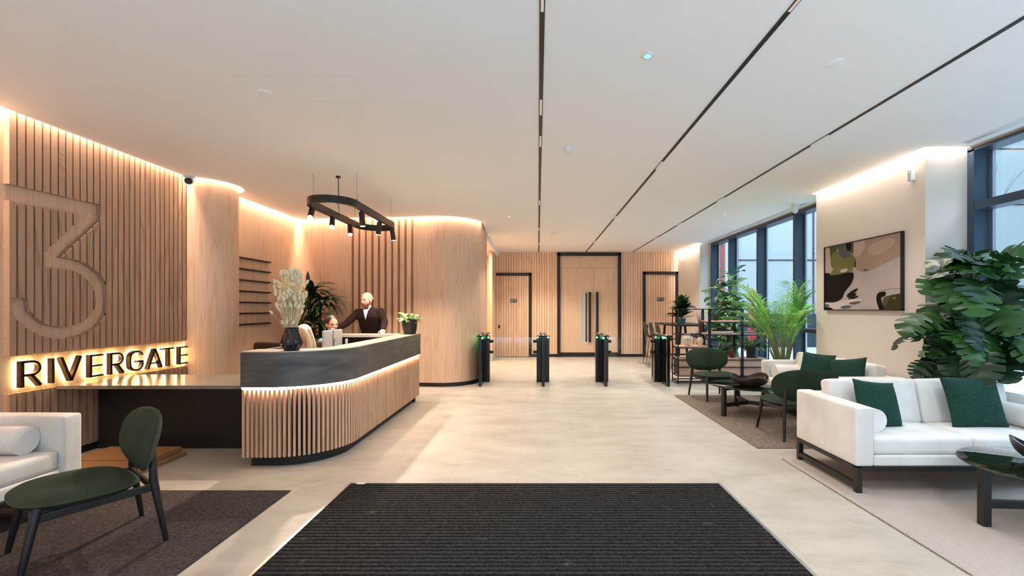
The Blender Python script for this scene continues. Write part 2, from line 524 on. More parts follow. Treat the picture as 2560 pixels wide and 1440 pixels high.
# ------------------------------------------------------------------ mesh builder
WLOC = {}
class MB:
    def __init__(s):
        s.v, s.f, s.r, s.mi = [], [], [], []
    def add(s, verts, faces, rnd=0.0, mi=0):
        n = len(s.v)
        s.v += [tuple(p) for p in verts]
        s.r += [rnd] * len(verts)
        s.f += [tuple(i + n for i in f) for f in faces]
        s.mi += [mi] * len(faces)
        return s
    def box(s, x0, x1, y0, y1, z0, z1, rnd=0.0, mi=0):
        v = [(x0, y0, z0), (x1, y0, z0), (x1, y1, z0), (x0, y1, z0), (x0, y0, z1), (x1, y0, z1), (x1, y1, z1), (x0, y1, z1)]
        return s.add(v, [(3, 2, 1, 0), (4, 5, 6, 7), (0, 1, 5, 4), (1, 2, 6, 5), (2, 3, 7, 6), (3, 0, 4, 7)], rnd, mi)
    def obox(s, c, ax, ay, az, rnd=0.0, mi=0):
        c, ax, ay, az = Vector(c), Vector(ax), Vector(ay), Vector(az)
        v = []
        for k in (-1, 1):
            for i, j in ((-1, -1), (1, -1), (1, 1), (-1, 1)):
                v.append(c + ax * i + ay * j + az * k)
        return s.add(v, [(3, 2, 1, 0), (4, 5, 6, 7), (0, 1, 5, 4), (1, 2, 6, 5), (2, 3, 7, 6), (3, 0, 4, 7)], rnd, mi)
    def bar(s, a, b, w, h, up=(0, 0, 1), rnd=0.0, mi=0):
        a, b = Vector(a), Vector(b)
        d = (b - a)
        u = Vector(up)
        sd = d.cross(u)
        if sd.length < 1e-6:
            sd = d.cross(Vector((0, 1, 0)))
        sd.normalize()
        u2 = sd.cross(d).normalized()
        return s.obox((a + b) / 2, d / 2, sd * w / 2, u2 * h / 2, rnd, mi)
    def prism(s, poly, z0, z1, rnd=0.0, mi=0):
        n = len(poly)
        v = [(x, y, z0) for x, y in poly] + [(x, y, z1) for x, y in poly]
        f = [tuple(range(n))[::-1], tuple(range(n, 2 * n))]
        f += [(i, (i + 1) % n, n + (i + 1) % n, n + i) for i in range(n)]
        return s.add(v, f, rnd, mi)
    def band(s, pa, pb, z0, z1, rnd=0.0, mi=0):
        """Solid strip between two plan paths of equal length."""
        n = len(pa)
        v = [(x, y, z0) for x, y in pa] + [(x, y, z0) for x, y in pb] + [(x, y, z1) for x, y in pa] + [(x, y, z1) for x, y in pb]
        f = []
        for i in range(n - 1):
            f += [(i, i + 1, n + i + 1, n + i), (2 * n + i, 3 * n + i, 3 * n + i + 1, 2 * n + i + 1),
                  (i, 2 * n + i, 2 * n + i + 1, i + 1), (n + i, n + i + 1, 3 * n + i + 1, 3 * n + i)]
        f += [(0, n, 3 * n, 2 * n), (n - 1, 2 * n - 1, 4 * n - 1, 3 * n - 1)]
        return s.add(v, f, rnd, mi)
    def tube(s, pts, r, seg=8, rnd=0.0, mi=0, caps=True):
        pts = [Vector(p) for p in pts]
        rs = r if isinstance(r, (list, tuple)) else [r] * len(pts)
        v, f = [], []
        prev = None
        for i, p in enumerate(pts):
            d = (pts[min(i + 1, len(pts) - 1)] - pts[max(i - 1, 0)])
            if d.length < 1e-9:
                d = Vector((0, 0, 1))
            d.normalize()
            a = prev if prev is not None else (Vector((1, 0, 0)) if abs(d.x) < 0.8 else Vector((0, 1, 0)))
            a = (a - d * a.dot(d))
            if a.length < 1e-6:
                a = d.orthogonal()
            a.normalize()
            prev = a
            b = d.cross(a)
            for k in range(seg):
                t = 2 * PI * k / seg
                v.append(p + (a * math.cos(t) + b * math.sin(t)) * rs[i])
        for i in range(len(pts) - 1):
            for k in range(seg):
                k2 = (k + 1) % seg
                f.append((i * seg + k, i * seg + k2, (i + 1) * seg + k2, (i + 1) * seg + k))
        if caps:
            f.append(tuple(range(seg))[::-1])
            f.append(tuple((len(pts) - 1) * seg + k for k in range(seg)))
        return s.add(v, f, rnd, mi)
    def cyl(s, a, b, r0, r1=None, seg=16, rnd=0.0, mi=0):
        return s.tube([a, b], [r0, r0 if r1 is None else r1], seg, rnd, mi)
    def lathe(s, prof, c=(0, 0, 0), seg=24, rnd=0.0, mi=0, flute=0.0, nf=0):
        cx, cy, cz = c
        v, f = [], []
        for (r, z) in prof:
            for k in range(seg):
                t = 2 * PI * k / seg
                rr = r * (1 + flute * math.cos(nf * t)) if flute else r
                v.append((cx + rr * math.cos(t), cy + rr * math.sin(t), cz + z))
        n = len(prof)
        for i in range(n - 1):
            for k in range(seg):
                k2 = (k + 1) % seg
                f.append((i * seg + k, i * seg + k2, (i + 1) * seg + k2, (i + 1) * seg + k))
        f.append(tuple(range(seg))[::-1])
        f.append(tuple((n - 1) * seg + k for k in range(seg)))
        return s.add(v, f, rnd, mi)
    def ball(s, c, rx, ry=None, rz=None, seg=14, rings=9, rot=None, rnd=0.0, mi=0):
        ry = rx if ry is None else ry
        rz = rx if rz is None else rz
        v, f = [], []
        c = Vector(c)
        for i in range(rings + 1):
            th = PI * i / rings
            for k in range(seg):
                ph = 2 * PI * k / seg
                p = Vector((rx * math.sin(th) * math.cos(ph), ry * math.sin(th) * math.sin(ph), rz * math.cos(th)))
                if rot is not None:
                    p = rot @ p
                v.append(c + p)
        for i in range(rings):
            for k in range(seg):
                k2 = (k + 1) % seg
                f.append((i * seg + k, (i + 1) * seg + k, (i + 1) * seg + k2, i * seg + k2))
        return s.add(v, f, rnd, mi)
    def rbox(s, c, hx, hy, hz, r, bulge=(0, 0, 0), n=7, rot=None, rnd=0.0, mi=0):
        """Rounded, slightly bulging upholstered block."""
        h = (hx, hy, hz)
        c = Vector(c)
        idx, v, f = {}, [], []
        def pt(u):
            key = tuple(round(a, 5) for a in u)
            if key in idx:
                return idx[key]
            q = Vector([u[i] * h[i] for i in range(3)])
            core = Vector([max(-(h[i] - r), min(h[i] - r, q[i])) for i in range(3)])
            d = q - core
            p = core + d.normalized() * r if d.length > 1e-9 else q
            for i in range(3):
                if bulge[i]:
                    a, b = [j for j in range(3) if j != i]
                    p[i] += bulge[i] * u[i] * (1 - u[a] ** 2) * (1 - u[b] ** 2)
            if rot is not None:
                p = rot @ p
            idx[key] = len(v)
            v.append(c + p)
            return idx[key]
        def steps(i):
            e = min(0.98, r / h[i])
            mids = [-1 + e + (2 - 2 * e) * k / n for k in range(n + 1)]
            return [-1, -1 + e * 0.4] + mids + [1 - e * 0.4, 1]
        for i in range(3):
            a, b = [j for j in range(3) if j != i]
            sa, sb = steps(a), steps(b)
            for sg in (-1, 1):
                for p in range(len(sa) - 1):
                    for q in range(len(sb) - 1):
                        cs = []
                        for (x, y) in ((sa[p], sb[q]), (sa[p + 1], sb[q]), (sa[p + 1], sb[q + 1]), (sa[p], sb[q + 1])):
                            u = [0, 0, 0]
                            u[i], u[a], u[b] = sg, x, y
                            cs.append(pt(u))
                        if len(set(cs)) >= 3:
                            f.append(tuple(dict.fromkeys(cs)))
        return s.add(v, f, rnd, mi)
    def mesh(s, name, mats, smooth=0, shift=None, recalc=True):
        me = bpy.data.meshes.new(name)
        vv = s.v if shift is None else [(x - shift[0], y - shift[1], z - shift[2]) for x, y, z in s.v]
        me.from_pydata(vv, [], s.f)
        for m in (mats if isinstance(mats, (list, tuple)) else [mats]):
            me.materials.append(M[m] if isinstance(m, str) else m)
        me.polygons.foreach_set('material_index', s.mi)
        at = me.attributes.new('rnd', 'FLOAT', 'POINT')
        at.data.foreach_set('value', s.r)
        if recalc:
            bm = bmesh.new()
            bm.from_mesh(me)
            bmesh.ops.recalc_face_normals(bm, faces=bm.faces)
            bm.to_mesh(me)
            bm.free()
        if smooth:
            me.polygons.foreach_set('use_smooth', [True] * len(me.polygons))
            me.set_sharp_from_angle(angle=rad(smooth))
        me.update()
        return me
    def build(s, name, mats, parent=None, smooth=0, bevel=0.0, local=False, recalc=True):
        """Link as ONE object. Under a parent the coordinates given are world ones unless local is set."""
        shift = None
        if parent is not None and not local:
            shift = WLOC.get(parent.name, (0, 0, 0))
        me = s.mesh(name, mats, smooth, shift, recalc)
        o = bpy.data.objects.new(name, me)
        COL.objects.link(o)
        if parent is not None:
            o.parent = parent
            if shift is not None:
                WLOC[o.name] = tuple(shift)
        if bevel:
            md = o.modifiers.new('edge', 'BEVEL')
            md.width = bevel
            md.segments = 2
            md.limit_method = 'ANGLE'
        return o

def tag(o, label, cat, group=None, kind=None):
    o['label'] = label
    o['category'] = cat
    if group:
        o['group'] = group
    if kind:
        o['kind'] = kind
    return o

def thing(name, label, cat, loc=(0, 0, 0), rz=0.0, group=None):
    o = bpy.data.objects.new(name, None)
    o.empty_display_size = 0.1
    COL.objects.link(o)
    o.location = loc
    o.rotation_euler = (0, 0, rz)
    WLOC[o.name] = tuple(loc)
    return tag(o, label, cat, group)

def struct(o, label=None):
    o['kind'] = 'structure'
    if label:
        o['label'] = label
        o['category'] = o.name.split('_')[0]
    return o

def dup(root, loc, rz, label, group=None):
    r = root.copy()
    COL.objects.link(r)
    r.location = loc
    r.rotation_euler = (0, 0, rz)
    r['label'] = label
    if group:
        r['group'] = group
    for ch in list(root.children):
        c = ch.copy()
        COL.objects.link(c)
        c.parent = r
        for g in list(ch.children):
            d = g.copy()
            COL.objects.link(d)
            d.parent = c
    return r

def baked(o):
    """Replace an object's mesh by its evaluated one and drop the modifiers."""
    dg = bpy.context.evaluated_depsgraph_get()
    dg.update()
    me = bpy.data.meshes.new_from_object(o.evaluated_get(dg))
    old = o.data
    o.modifiers.clear()
    o.data = me
    return o
# ------------------------------------------------------------------ floor and ceiling
mb = MB()
mb.box(-6.2, 4.66, -1.6, 14.6, -0.12, 0.0)
mb.box(4.66, 4.95, -1.6, 4.97, -0.12, 0.0)
mb.box(4.66, 4.95, 7.03, 12.23, -0.12, 0.0)
struct(mb.build('floor', 'floor'), 'pale greige stone tile floor of the lobby')

ceil_poly = [(-4.70, -1.5), (-4.70, 6.10)] + arc(-4.78, 6.55, 0.465, -80, 80, 14) + [(-4.72, 7.02), (-4.72, 8.985), (-1.9, 8.685)]
ceil_poly += arc(-1.9, 9.45, 0.765, -84, 0, 14) + [(-1.21, 10.6), (-1.25, 14.2), (4.29, 14.2), (4.29, 12.24), (4.645, 12.24), (4.645, 7.04), (4.23, 7.04), (4.23, 4.975), (4.72, 4.975), (4.72, -1.5)]
mb = MB()
mb.prism(ceil_poly, H, H + 0.06)
mb.box(-6.2, 5.1, -1.6, 14.6, 3.52, 3.62)            # slab above the cove slots
mb.box(-3.0, -1.28, 9.3, 14.2, 3.16, 3.20)           # lower corridor ceiling
struct(mb.build('ceiling', 'ceil'), 'smooth white plaster ceiling with shadow gaps')
mb = MB()
mb.box(-1.29, -1.23, 9.9, 14.2, 3.14, H + 0.02)
struct(mb.build('trim_1', 'ceil'), 'white ceiling downstand beside the corridor')

# ------------------------------------------------------------------ left wall: slats, a recessed 3, lettering panel
ZT = 3.5
wl = MB()
wl.box(-4.95, -4.80, -1.5, 4.08, 0, ZT)
wl.box(-4.95, -4.80, 4.08, 6.17, 0, ZT)
wall_left = struct(wl.build('wall_left', 'oak_panel'), 'oak panelled wall on the left with vertical slats')
P3 = [(4.03, 2.622), (4.943, 2.629), (4.943, 2.46), (4.533, 2.014), (4.664, 2.008), (4.75, 1.988), (4.817, 1.957), (4.89, 1.913), (4.956, 1.853), (4.995, 1.793),
      (5.016, 1.729), (5.025, 1.61), (5.016, 1.498), (4.995, 1.43), (4.956, 1.365), (4.893, 1.298), (4.75, 1.231), (4.62, 1.20), (4.473, 1.203), (4.337, 1.248), (4.229, 1.32), (4.135, 1.416),
      (4.108, 1.47), (4.096, 1.60), (4.236, 1.60), (4.244, 1.53), (4.26, 1.475), (4.314, 1.407), (4.393, 1.35), (4.51, 1.32), (4.633, 1.322), (4.75, 1.364),
      (4.83, 1.43), (4.87, 1.49), (4.885, 1.54), (4.89, 1.60), (4.885, 1.65), (4.86, 1.725), (4.815, 1.788), (4.735, 1.858), (4.68, 1.88), (4.62, 1.894), (4.522, 1.897), (4.386, 1.898),
      (4.381, 2.04), (4.723, 2.43), (4.723, 2.475), (4.03, 2.471)]
rnd = random.Random(5)
sl = MB()
NS = 29
pitch = (6.15 - 4.085) / NS
for i in range(NS):
    y0 = 4.085 + i * pitch
    q = rnd.random()
    sl.box(-4.805, -4.745, y0, y0 + pitch * 0.77, 1.07, ZT - 0.12, q)
    sl.box(-4.805, -4.745, y0, y0 + pitch * 0.77, 0.075, 0.73, q)
    for z0, z1 in ((1.07, ZT - 0.12), (0.075, 0.73)):
        sl.box(-4.805, -4.762, y0 + pitch * 0.77 + 0.0002, y0 + pitch - 0.0002, z0, z1, q, 1)  # dark filler strip standing in for shade in the gap
slats = sl.build('slat_panel', ['oak', 'gapshade'], wall_left)
cut = MB()
n3 = len(P3)
cut.add([(-4.83, y, z) for y, z in P3] + [(-4.70, y, z) for y, z in P3],
        [tuple(range(n3)), tuple(range(n3, 2 * n3))[::-1]] + [(i, n3 + i, n3 + (i + 1) % n3, (i + 1) % n3) for i in range(n3)])
cutter = cut.build('cutter', 'oak')
md = slats.modifiers.new('three', 'BOOLEAN')
md.object = cutter
md.operation = 'DIFFERENCE'
md.solver = 'EXACT'
baked(slats)
slats.name = 'slat_panel'
bpy.data.objects.remove(cutter)
slats['label'] = 'vertical oak slats with a large 3 cut out of them'

mb = MB()
mb.box(-4.80, -4.745, 4.08, 6.15, 0, 0.07)
mb.build('skirting', 'blackskirt', wall_left)

# rounded nib at the end of the slats, then the rear part of the left wall
def offset_arc(r, n=18):
    return arc(-4.78, 6.55, r, -90, 90, n)
nib = MB()
nib.band(offset_arc(0.40), offset_arc(0.30), 0.0, ZT, 0.3)
struct(nib.build('wall_nib', 'oak_panel', smooth=40), 'rounded oak column at the end of the slats')
wr = MB()
for a, b, q in ((6.9, 8.06, 0.2), (8.063, 9.1, 0.7)):
    wr.box(-4.93, -4.78, a, b, 0, ZT, q)
struct(wr.build('wall_left', 'oak_panel'), 'plain oak wall behind the reception desk with black ledges')

# wall behind the desk with vertical grooves and a rounded end
wb = MB()
A0, A1 = Vector((-4.78, 9.05)), Vector((-1.9, 8.75))
u = (A1 - A0).normalized()
nrm = Vector((u.y, -u.x))        # towards the room
def onwall(s, o=0.0):
    p = A0 + u * s - nrm * o
    return (p.x, p.y)
Lw = (A1 - A0).length
s0 = 1.12
def seg(a, b, q):
    wb.band([onwall(a, 0.0), onwall(b, 0.0)], [onwall(a, 0.05), onwall(b, 0.05)], 0.0, ZT, q)
seg(0, 0.56, 0.25)
seg(0.562, s0, 0.6)
GP = 0.1345
for i in range(9):
    a = s0 + 0.052 + i * GP
    seg(a, a + GP - 0.052, rnd.random())
e0 = s0 + 0.052 + 9 * GP
seg(e0, e0 + 0.29, 0.4)
pathA = [onwall(e0 + 0.292)] + [A1.to_tuple()] + arc(-1.9, 9.45, 0.70, -82, 0, 16) + [(-1.20, 10.6)]
pathB = [onwall(e0 + 0.292, 0.05)] + [onwall(Lw, 0.05)] + arc(-1.9, 9.45, 0.65, -82, 0, 16) + [(-1.25, 10.6)]
wb.band(pathA, pathB, 0.0, ZT, 0.5)
wall_rec = struct(wb.build('wall_reception', 'oak_panel', smooth=35), 'curved oak wall with vertical grooves behind the desk')
bk = MB()
bk.band([onwall(-0.1, 0.052), onwall(Lw, 0.052)], [onwall(-0.1, 0.15), onwall(Lw, 0.15)], 0.0, ZT)
bk.build('groove_backing', 'oak_deep', wall_rec)
sk = MB()
skA = [onwall(0.02, -0.006), onwall(Lw, -0.006)] + arc(-1.9, 9.45, 0.706, -84, 0, 16) + [(-1.194, 10.6)]
skB = [onwall(0.02, 0.0), onwall(Lw, 0.0)] + arc(-1.9, 9.45, 0.70, -84, 0, 16) + [(-1.20, 10.6)]
sk.band(skA, skB, 0.0, 0.075)
sk.build('skirting', 'blackskirt', wall_rec, smooth=35)
tk = MB()
tk.box(-3.1, -1.2, 10.56, 10.66, 0, ZT)
tk.box(-3.1, -3.0, 10.6, 14.3, 0, ZT)
struct(tk.build('wall_corridor', 'oak_panel'), 'oak corridor wall past the rounded wall end')

# ------------------------------------------------------------------ back wall with three doors
YB = 14.2
bw = MB()
bw.box(-3.1, 5.0, YB + 0.05, YB + 0.2, 0, ZT)
wall_back = struct(bw.build('wall_back', 'oak_deep'), 'oak slatted wall at the far end')
bs = MB()
SP = 0.0805
def slat_rows(x0, x1, z0, z1, target, y0=YB, y1=YB + 0.055):
    n = max(1, int(round((x1 - x0) / SP)))
    w = (x1 - x0) / n
    for i in range(n):
        target.box(x0 + i * w + 0.0045, x0 + (i + 1) * w - 0.0045, y0, y1, z0, z1, rnd.random())
slat_rows(-1.31, -0.20, 2.62, ZT, bs)
slat_rows(-0.20, 0.60, 0.09, ZT, bs)
slat_rows(0.60, 2.585, 3.245, ZT, bs)
slat_rows(2.585, 3.27, 0.09, ZT, bs)
slat_rows(3.27, 4.375, 2.66, ZT, bs)
slat_rows(4.375, 4.56, 0.09, ZT, bs)
bs.build('slat_panel', 'oak_back', wall_back)
bb = MB()
bb.box(-0.20, 0.60, YB - 0.008, YB + 0.05, 0, 0.088)
bb.box(2.585, 3.27, YB - 0.008, YB + 0.05, 0, 0.088)
bb.box(4.375, 4.56, YB - 0.008, YB + 0.05, 0, 0.088)
bb.build('skirting', 'blackskirt', wall_back)
cw = MB()
cw.box(-3.0, -1.41, YB - 0.02, YB + 0.05, 0, ZT, 0.5)
struct(cw.build('wall_corridor', 'oak_panel'), 'plain oak end wall of the corridor')
pw = MB()
pw.box(-1.405, -1.31, 13.0, YB, 0, 3.16, 0.8)
pier = struct(pw.build('wall_pier', 'oak_pale'), 'narrow oak pier left of the far doors')
MB().box(-1.41, -1.305, 12.99, YB, 0, 0.14).build('skirting', 'silver', pier)

def frame_mb(x0, x1, z1, w, y0, y1, left=True):
    f = MB()
    if left:
        f.box(x0, x0 + w, y0, y1, 0, z1)
    f.box(x1 - w, x1, y0, y1, 0, z1)
    f.box(x0, x1, y0, y1, z1 - w * 1.05, z1)
    return f
d1 = thing('door_1', 'tall pale oak double door with black frame in the far wall', 'door', (1.59, YB, 0))
d1['kind'] = 'structure'
frame_mb(0.60, 2.585, 3.245, 0.092, YB - 0.07, YB + 0.05).build('door_frame', 'black', d1, bevel=0.004)
MB().box(0.692, 2.493, YB + 0.0, YB + 0.045, 2.775, 3.148, 0.3).build('header_panel', 'oak_pale', d1)
for x0, x1, q in ((0.695, 1.738, 0.15), (1.744, 2.49, 0.6)):
    lf = MB()
    if q < 0.5:
        VX0, VX1, VZ0, VZ1 = 1.37, 1.53, 0.47, 2.01
        lf.box(x0, VX0, YB, YB + 0.045, 0.14, 2.768, q)
        lf.box(VX1, x1, YB, YB + 0.045, 0.14, 2.768, q)
        lf.box(VX0, VX1, YB, YB + 0.045, 0.14, VZ0, q)
        lf.box(VX0, VX1, YB, YB + 0.045, VZ1, 2.768, q)
    else:
        lf.box(x0, x1, YB, YB + 0.045, 0.14, 2.768, q)
    leaf = lf.build('door_leaf', 'oak_pale', d1)
    MB().box(x0, x1, YB - 0.004, YB + 0.044, 0.012, 0.138).build('kick_plate', 'black', leaf)
    hx = 1.61 if q < 0.5 else 1.84
    hb = MB()
    hb.box(hx - 0.04, hx + 0.04, YB - 0.075, YB - 0.05, 0.46, 2.02)
    for hz in (0.6, 1.88):
        hb.box(hx - 0.02, hx + 0.02, YB - 0.05, YB, hz, hz + 0.04)
    hb.build('pull_handle', 'black', leaf, bevel=0.003)
    if q < 0.5:
        MB().box(VX0, VX1, YB + 0.018, YB + 0.028, VZ0, VZ1).build('vision_panel', 'silver', leaf)
        MB().box(VX1 - 0.045, VX1, YB + 0.004, YB + 0.017, VZ0, VZ1 - 0.02).build('glazing_bead', 'black', leaf)

def small_door(name, label, x0, x1, z1, left, sx, sz):
    d = thing(name, label, 'door', ((x0 + x1) / 2, YB, 0))
    d['kind'] = 'structure'
    w = 0.082
    frame_mb(x0, x1, z1, w, YB - 0.05, YB + 0.05, left).build('door_frame', 'black', d, bevel=0.003)
    lf = MB()
    slat_rows(x0 + (w if left else 0.0) + 0.004, x1 - w - 0.004, 0.02, z1 - w * 1.05 - 0.004, lf, YB + 0.004, YB + 0.05)
    lf.build('door_leaf', 'oak_back', d)
    sg = MB().box(sx, sx + 0.215, YB - 0.012, YB + 0.003, sz, sz + 0.105).build('door_sign', 'black', d)
    tx = MB()
    def strokes(xa, xb, za, zb):
        x = xa
        r2 = random.Random(int(sx * 100))
        while x < xb:
            wv = r2.uniform(0.009, 0.014)
            tx.box(x, min(xb, x + wv), YB - 0.014, YB - 0.011, za, zb)
            x += wv + 0.004
    strokes(sx + 0.012, sx + 0.20, sz + 0.062, sz + 0.084)
    strokes(sx + 0.012, sx + 0.095, sz + 0.022, sz + 0.046)
    strokes(sx + 0.14, sx + 0.20, sz + 0.016, sz + 0.038)
    tx.build('sign_lettering', 'silver', sg)
    return d
d2 = small_door('door_2', 'slatted oak door with black frame at the left of the far wall', -1.31, -0.20, 2.62, False, -0.865, 1.70)
MB().box(-1.235, -1.185, YB - 0.03, YB + 0.004, 0.90, 0.99).build('door_handle', 'black', d2)
d3 = small_door('door_3', 'slatted oak door with black frame at the right of the far wall', 3.27, 4.375, 2.66, True, 3.715, 1.745)
MB().box(3.38, 3.43, YB - 0.03, YB + 0.004, 0.90, 0.99).build('door_handle', 'black', d3)

# ------------------------------------------------------------------ window side
wr = MB()
wr.box(4.36, 4.9, 12.26, 14.3, 0, ZT)
struct(wr.build('wall_right', 'wallpaint'), 'warm white wall beside the far window')
wp = MB()
wp.box(4.28, 4.9, 5.03, 7.0, 0, ZT)
struct(wp.build('wall_pier', 'wallpaint'), 'warm white wall that carries the abstract painting')

def fin(target, y0, y1, x0, x1, z0, z1):
    target.box(x0, x1, y0, y1, z0, z1)

w1 = thing('window_1', 'tall far window with dark blue fins behind the bookcase', 'window', (4.73, 9.6, 0))
w1['kind'] = 'structure'
ff = MB()
for y in (12.2, 11.1, 9.66, 8.27, 7.06):
    ff.box(4.65, 4.83, y - 0.03, y + 0.03, 0.0, 3.22)
ff.box(4.65, 4.86, 7.03, 12.23, 3.20, 3.27)
ff.box(4.72, 4.83, 7.03, 12.23, 1.08, 1.15)
ff.box(4.68, 4.86, 7.03, 12.23, 0.0, 0.06)
ff.build('window_frame', 'navy', w1)
sl_ = MB()
for y in (12.17, 11.07, 9.63, 8.24):
    sl_.box(4.815, 4.845, y - 0.05, y - 0.005, 0.06, 3.2)
sl_.build('frame_gasket', 'alu', w1)
ys = [12.17, 11.13, 11.07, 9.69, 9.63, 8.30, 8.24, 7.09]
for a, b in ((12.17, 11.13), (11.07, 9.69), (9.63, 8.30), (8.24, 7.09)):
    MB().box(4.80, 4.806, b, a, 0.06, 3.2).build('window_pane', 'glass', w1)
MB().box(4.645, 4.66, 7.04, 12.24, 3.255, 3.285).build('head_trim', 'brass', w1)

w2 = thing('window_2', 'tall near window with dark blue frame behind the big plant', 'window', (4.82, 2.0, 0))
w2['kind'] = 'structure'
ff = MB()
for y in (4.985, 2.6, 0.2, -1.45):
    ff.box(4.74, 4.92, y - 0.04, y + 0.04, 0.0, 3.24)
ff.box(4.74, 4.95, -1.5, 5.025, 3.22, 3.27)
ff.box(4.74, 4.92, -1.5, 4.95, 2.575, 2.665)
ff.box(4.74, 4.95, -1.5, 5.025, 0.0, 0.10)
ff.build('window_frame', 'navy', w2)
MB().box(4.895, 4.93, 4.90, 4.944, 0.1, 3.22).build('frame_gasket', 'alu', w2)
for a, b in ((4.95, 2.64), (2.56, 0.24), (0.16, -1.4)):
    MB().box(4.885, 4.891, b, a, 0.1, 2.58).build('window_pane', 'glass', w2)
    MB().box(4.885, 4.891, b, a, 2.66, 3.23).build('window_pane', 'glass', w2)
MB().box(4.72, 4.74, -1.5, 4.97, 3.25, 3.29).build('head_trim', 'brass', w2)

# enclosure behind the viewpoint
be = MB()
be.box(-5.0, -3.2, -1.65, -1.5, 0, ZT)
be.box(4.2, 5.1, -1.65, -1.5, 0, ZT)
be.box(-3.2, 4.2, -1.65, -1.5, 3.1, ZT)
struct(be.build('wall_entrance', 'white'), 'white entrance wall behind the viewpoint')

bo = MB()
bo.box(-16, 24, -16.0, -15.0, -0.02, 15)  # added out of view to keep low sky off the furniture
struct(bo.build('wall_street', 'facadeband'), 'unseen building front added behind the viewpoint to block low sky')

# linear air grilles in the ceiling
def grille(label, x, y0, y1):
    g = thing('air_grille', label, 'vent', (x, (y0 + y1) / 2, H))
    fr = MB()
    fr.box(x - 0.055, x - 0.045, y0, y1, H - 0.005, H)
    fr.box(x + 0.045, x + 0.055, y0, y1, H - 0.005, H)
    fr.box(x - 0.055, x + 0.055, y0 - 0.01, y0, H - 0.005, H)
    fr.box(x - 0.055, x + 0.055, y1, y1 + 0.01, H - 0.005, H)
    fr.build('grille_frame', 'plastic', g)
    s2 = MB()
    s2.box(x - 0.012, x + 0.030, y0, y1, H - 0.003, H - 0.001)
    s2.build('air_slot', 'silver', g)
grille('long white air grille in the ceiling along the near window', 4.55, 1.0, 4.85)
grille('long white air grille in the ceiling along the far window', 4.48, 7.6, 11.9)

# ------------------------------------------------------------------ outside
og = MB()
og.box(4.95, 40, -20, 40, -0.3, -0.02)
struct(og.build('ground', 'street'), 'grey paving outside the windows')
og = MB()
og.box(-12, 4.95, -20, -1.66, -0.3, -0.02)  # added out of view so daylight bounces onto the ceiling
struct(og.build('ground', 'paving'), 'unseen pale paving added outside the entrance to bounce daylight up')
fb = thing('glazed_building', 'pale glazed building with thin dark joints outside the far window', 'building', (12, 18, 0))
mb = MB()
mb.box(7.62, 19.8, 18.0, 19.0, 1.3, 14)
mb.build('facade', 'facadepale', fb)
mb = MB()
for z in (3.4, 5.6, 7.8):
    mb.box(7.62, 19.8, 17.975, 18.0, z, z + 0.05)
for x in (7.85, 10.85, 13.85):
    mb.box(x, x + 0.06, 17.97, 18.0, 0, 14)
mb.build('joint_lines', 'facadeline', fb)
MB().box(7.62, 19.8, 17.98, 19.0, -0.02, 1.3).build('base_cladding', 'navybase', fb)
MB().box(7.36, 7.6, 17.9, 19.0, -0.02, 14).build('white_column', 'facadepale', fb)
tag(MB().box(6.5, 7.35, 17.9, 19.0, -0.02, 14).build('brick_pier', 'brick'), 'red brick pier seen through the far window', 'pier')
sb = thing('office_building', 'banded office building across the street from the near window', 'building', (20, 10, 0))
mb = MB()
for z0, z1 in ((-0.02, 2.0), (3.6, 5.05), (6.65, 8.15), (9.7, 11.3), (12.8, 16)):
    mb.box(20.0, 22.0, -12, 24, z0, z1)
mb.build('stone_band', 'facadeband', sb)
mb = MB()
mb.box(20.25, 22.0, -12, 24, 0, 15)
mb.build('window_strip', 'facadeglass', sb)
for k in range(5):
    y = 19.8 - k * 2.4
    for z0, z1 in ((5.05, 6.65), (8.15, 9.7)):
        MB().box(20.16, 20.26, y, y + 0.10, z0, z1).build('mullion', 'facadepale', sb)
tr = thing('bare_tree', 'bare winter tree outside the near window', 'tree', (13.0, 12.6, 0))
rt = random.Random(8)
tb = MB()
def branch(p, d, l, r, depth):
    q = p + d * l
    tb.tube([p, (p + q) / 2 + Vector((rt.uniform(-1, 1), rt.uniform(-1, 1), 0)) * l * 0.05, q], [r, r * 0.8, r * 0.6], 6)
    if depth > 0:
        for k in range(3):
            e = (d + Vector((rt.uniform(-0.7, 0.7), rt.uniform(-0.7, 0.7), rt.uniform(-0.1, 0.5)))).normalized()
            branch(q if k else (p + q) / 2, e, l * 0.66, r * 0.55, depth - 1)
branch(Vector((13.0, 12.6, 0)), Vector((0.02, 0.03, 1)), 2.6, 0.07, 4)
tb.build('branches', 'bark', tr)
# ------------------------------------------------------------------ illuminated sign
sign = thing('wall_sign', 'dark metal letters RIVERGATE glowing yellow from behind on the slatted wall', 'sign', (-4.79, 5.1, 0.9))
LET = [('R', 4.124, 4.326), ('I', 4.385, 4.441), ('V', 4.475, 4.700), ('E', 4.760, 4.925), ('R', 4.988, 5.183), ('G', 5.228, 5.440), ('A', 5.478, 5.702), ('T', 5.704, 5.893), ('E', 5.950, 6.120)]
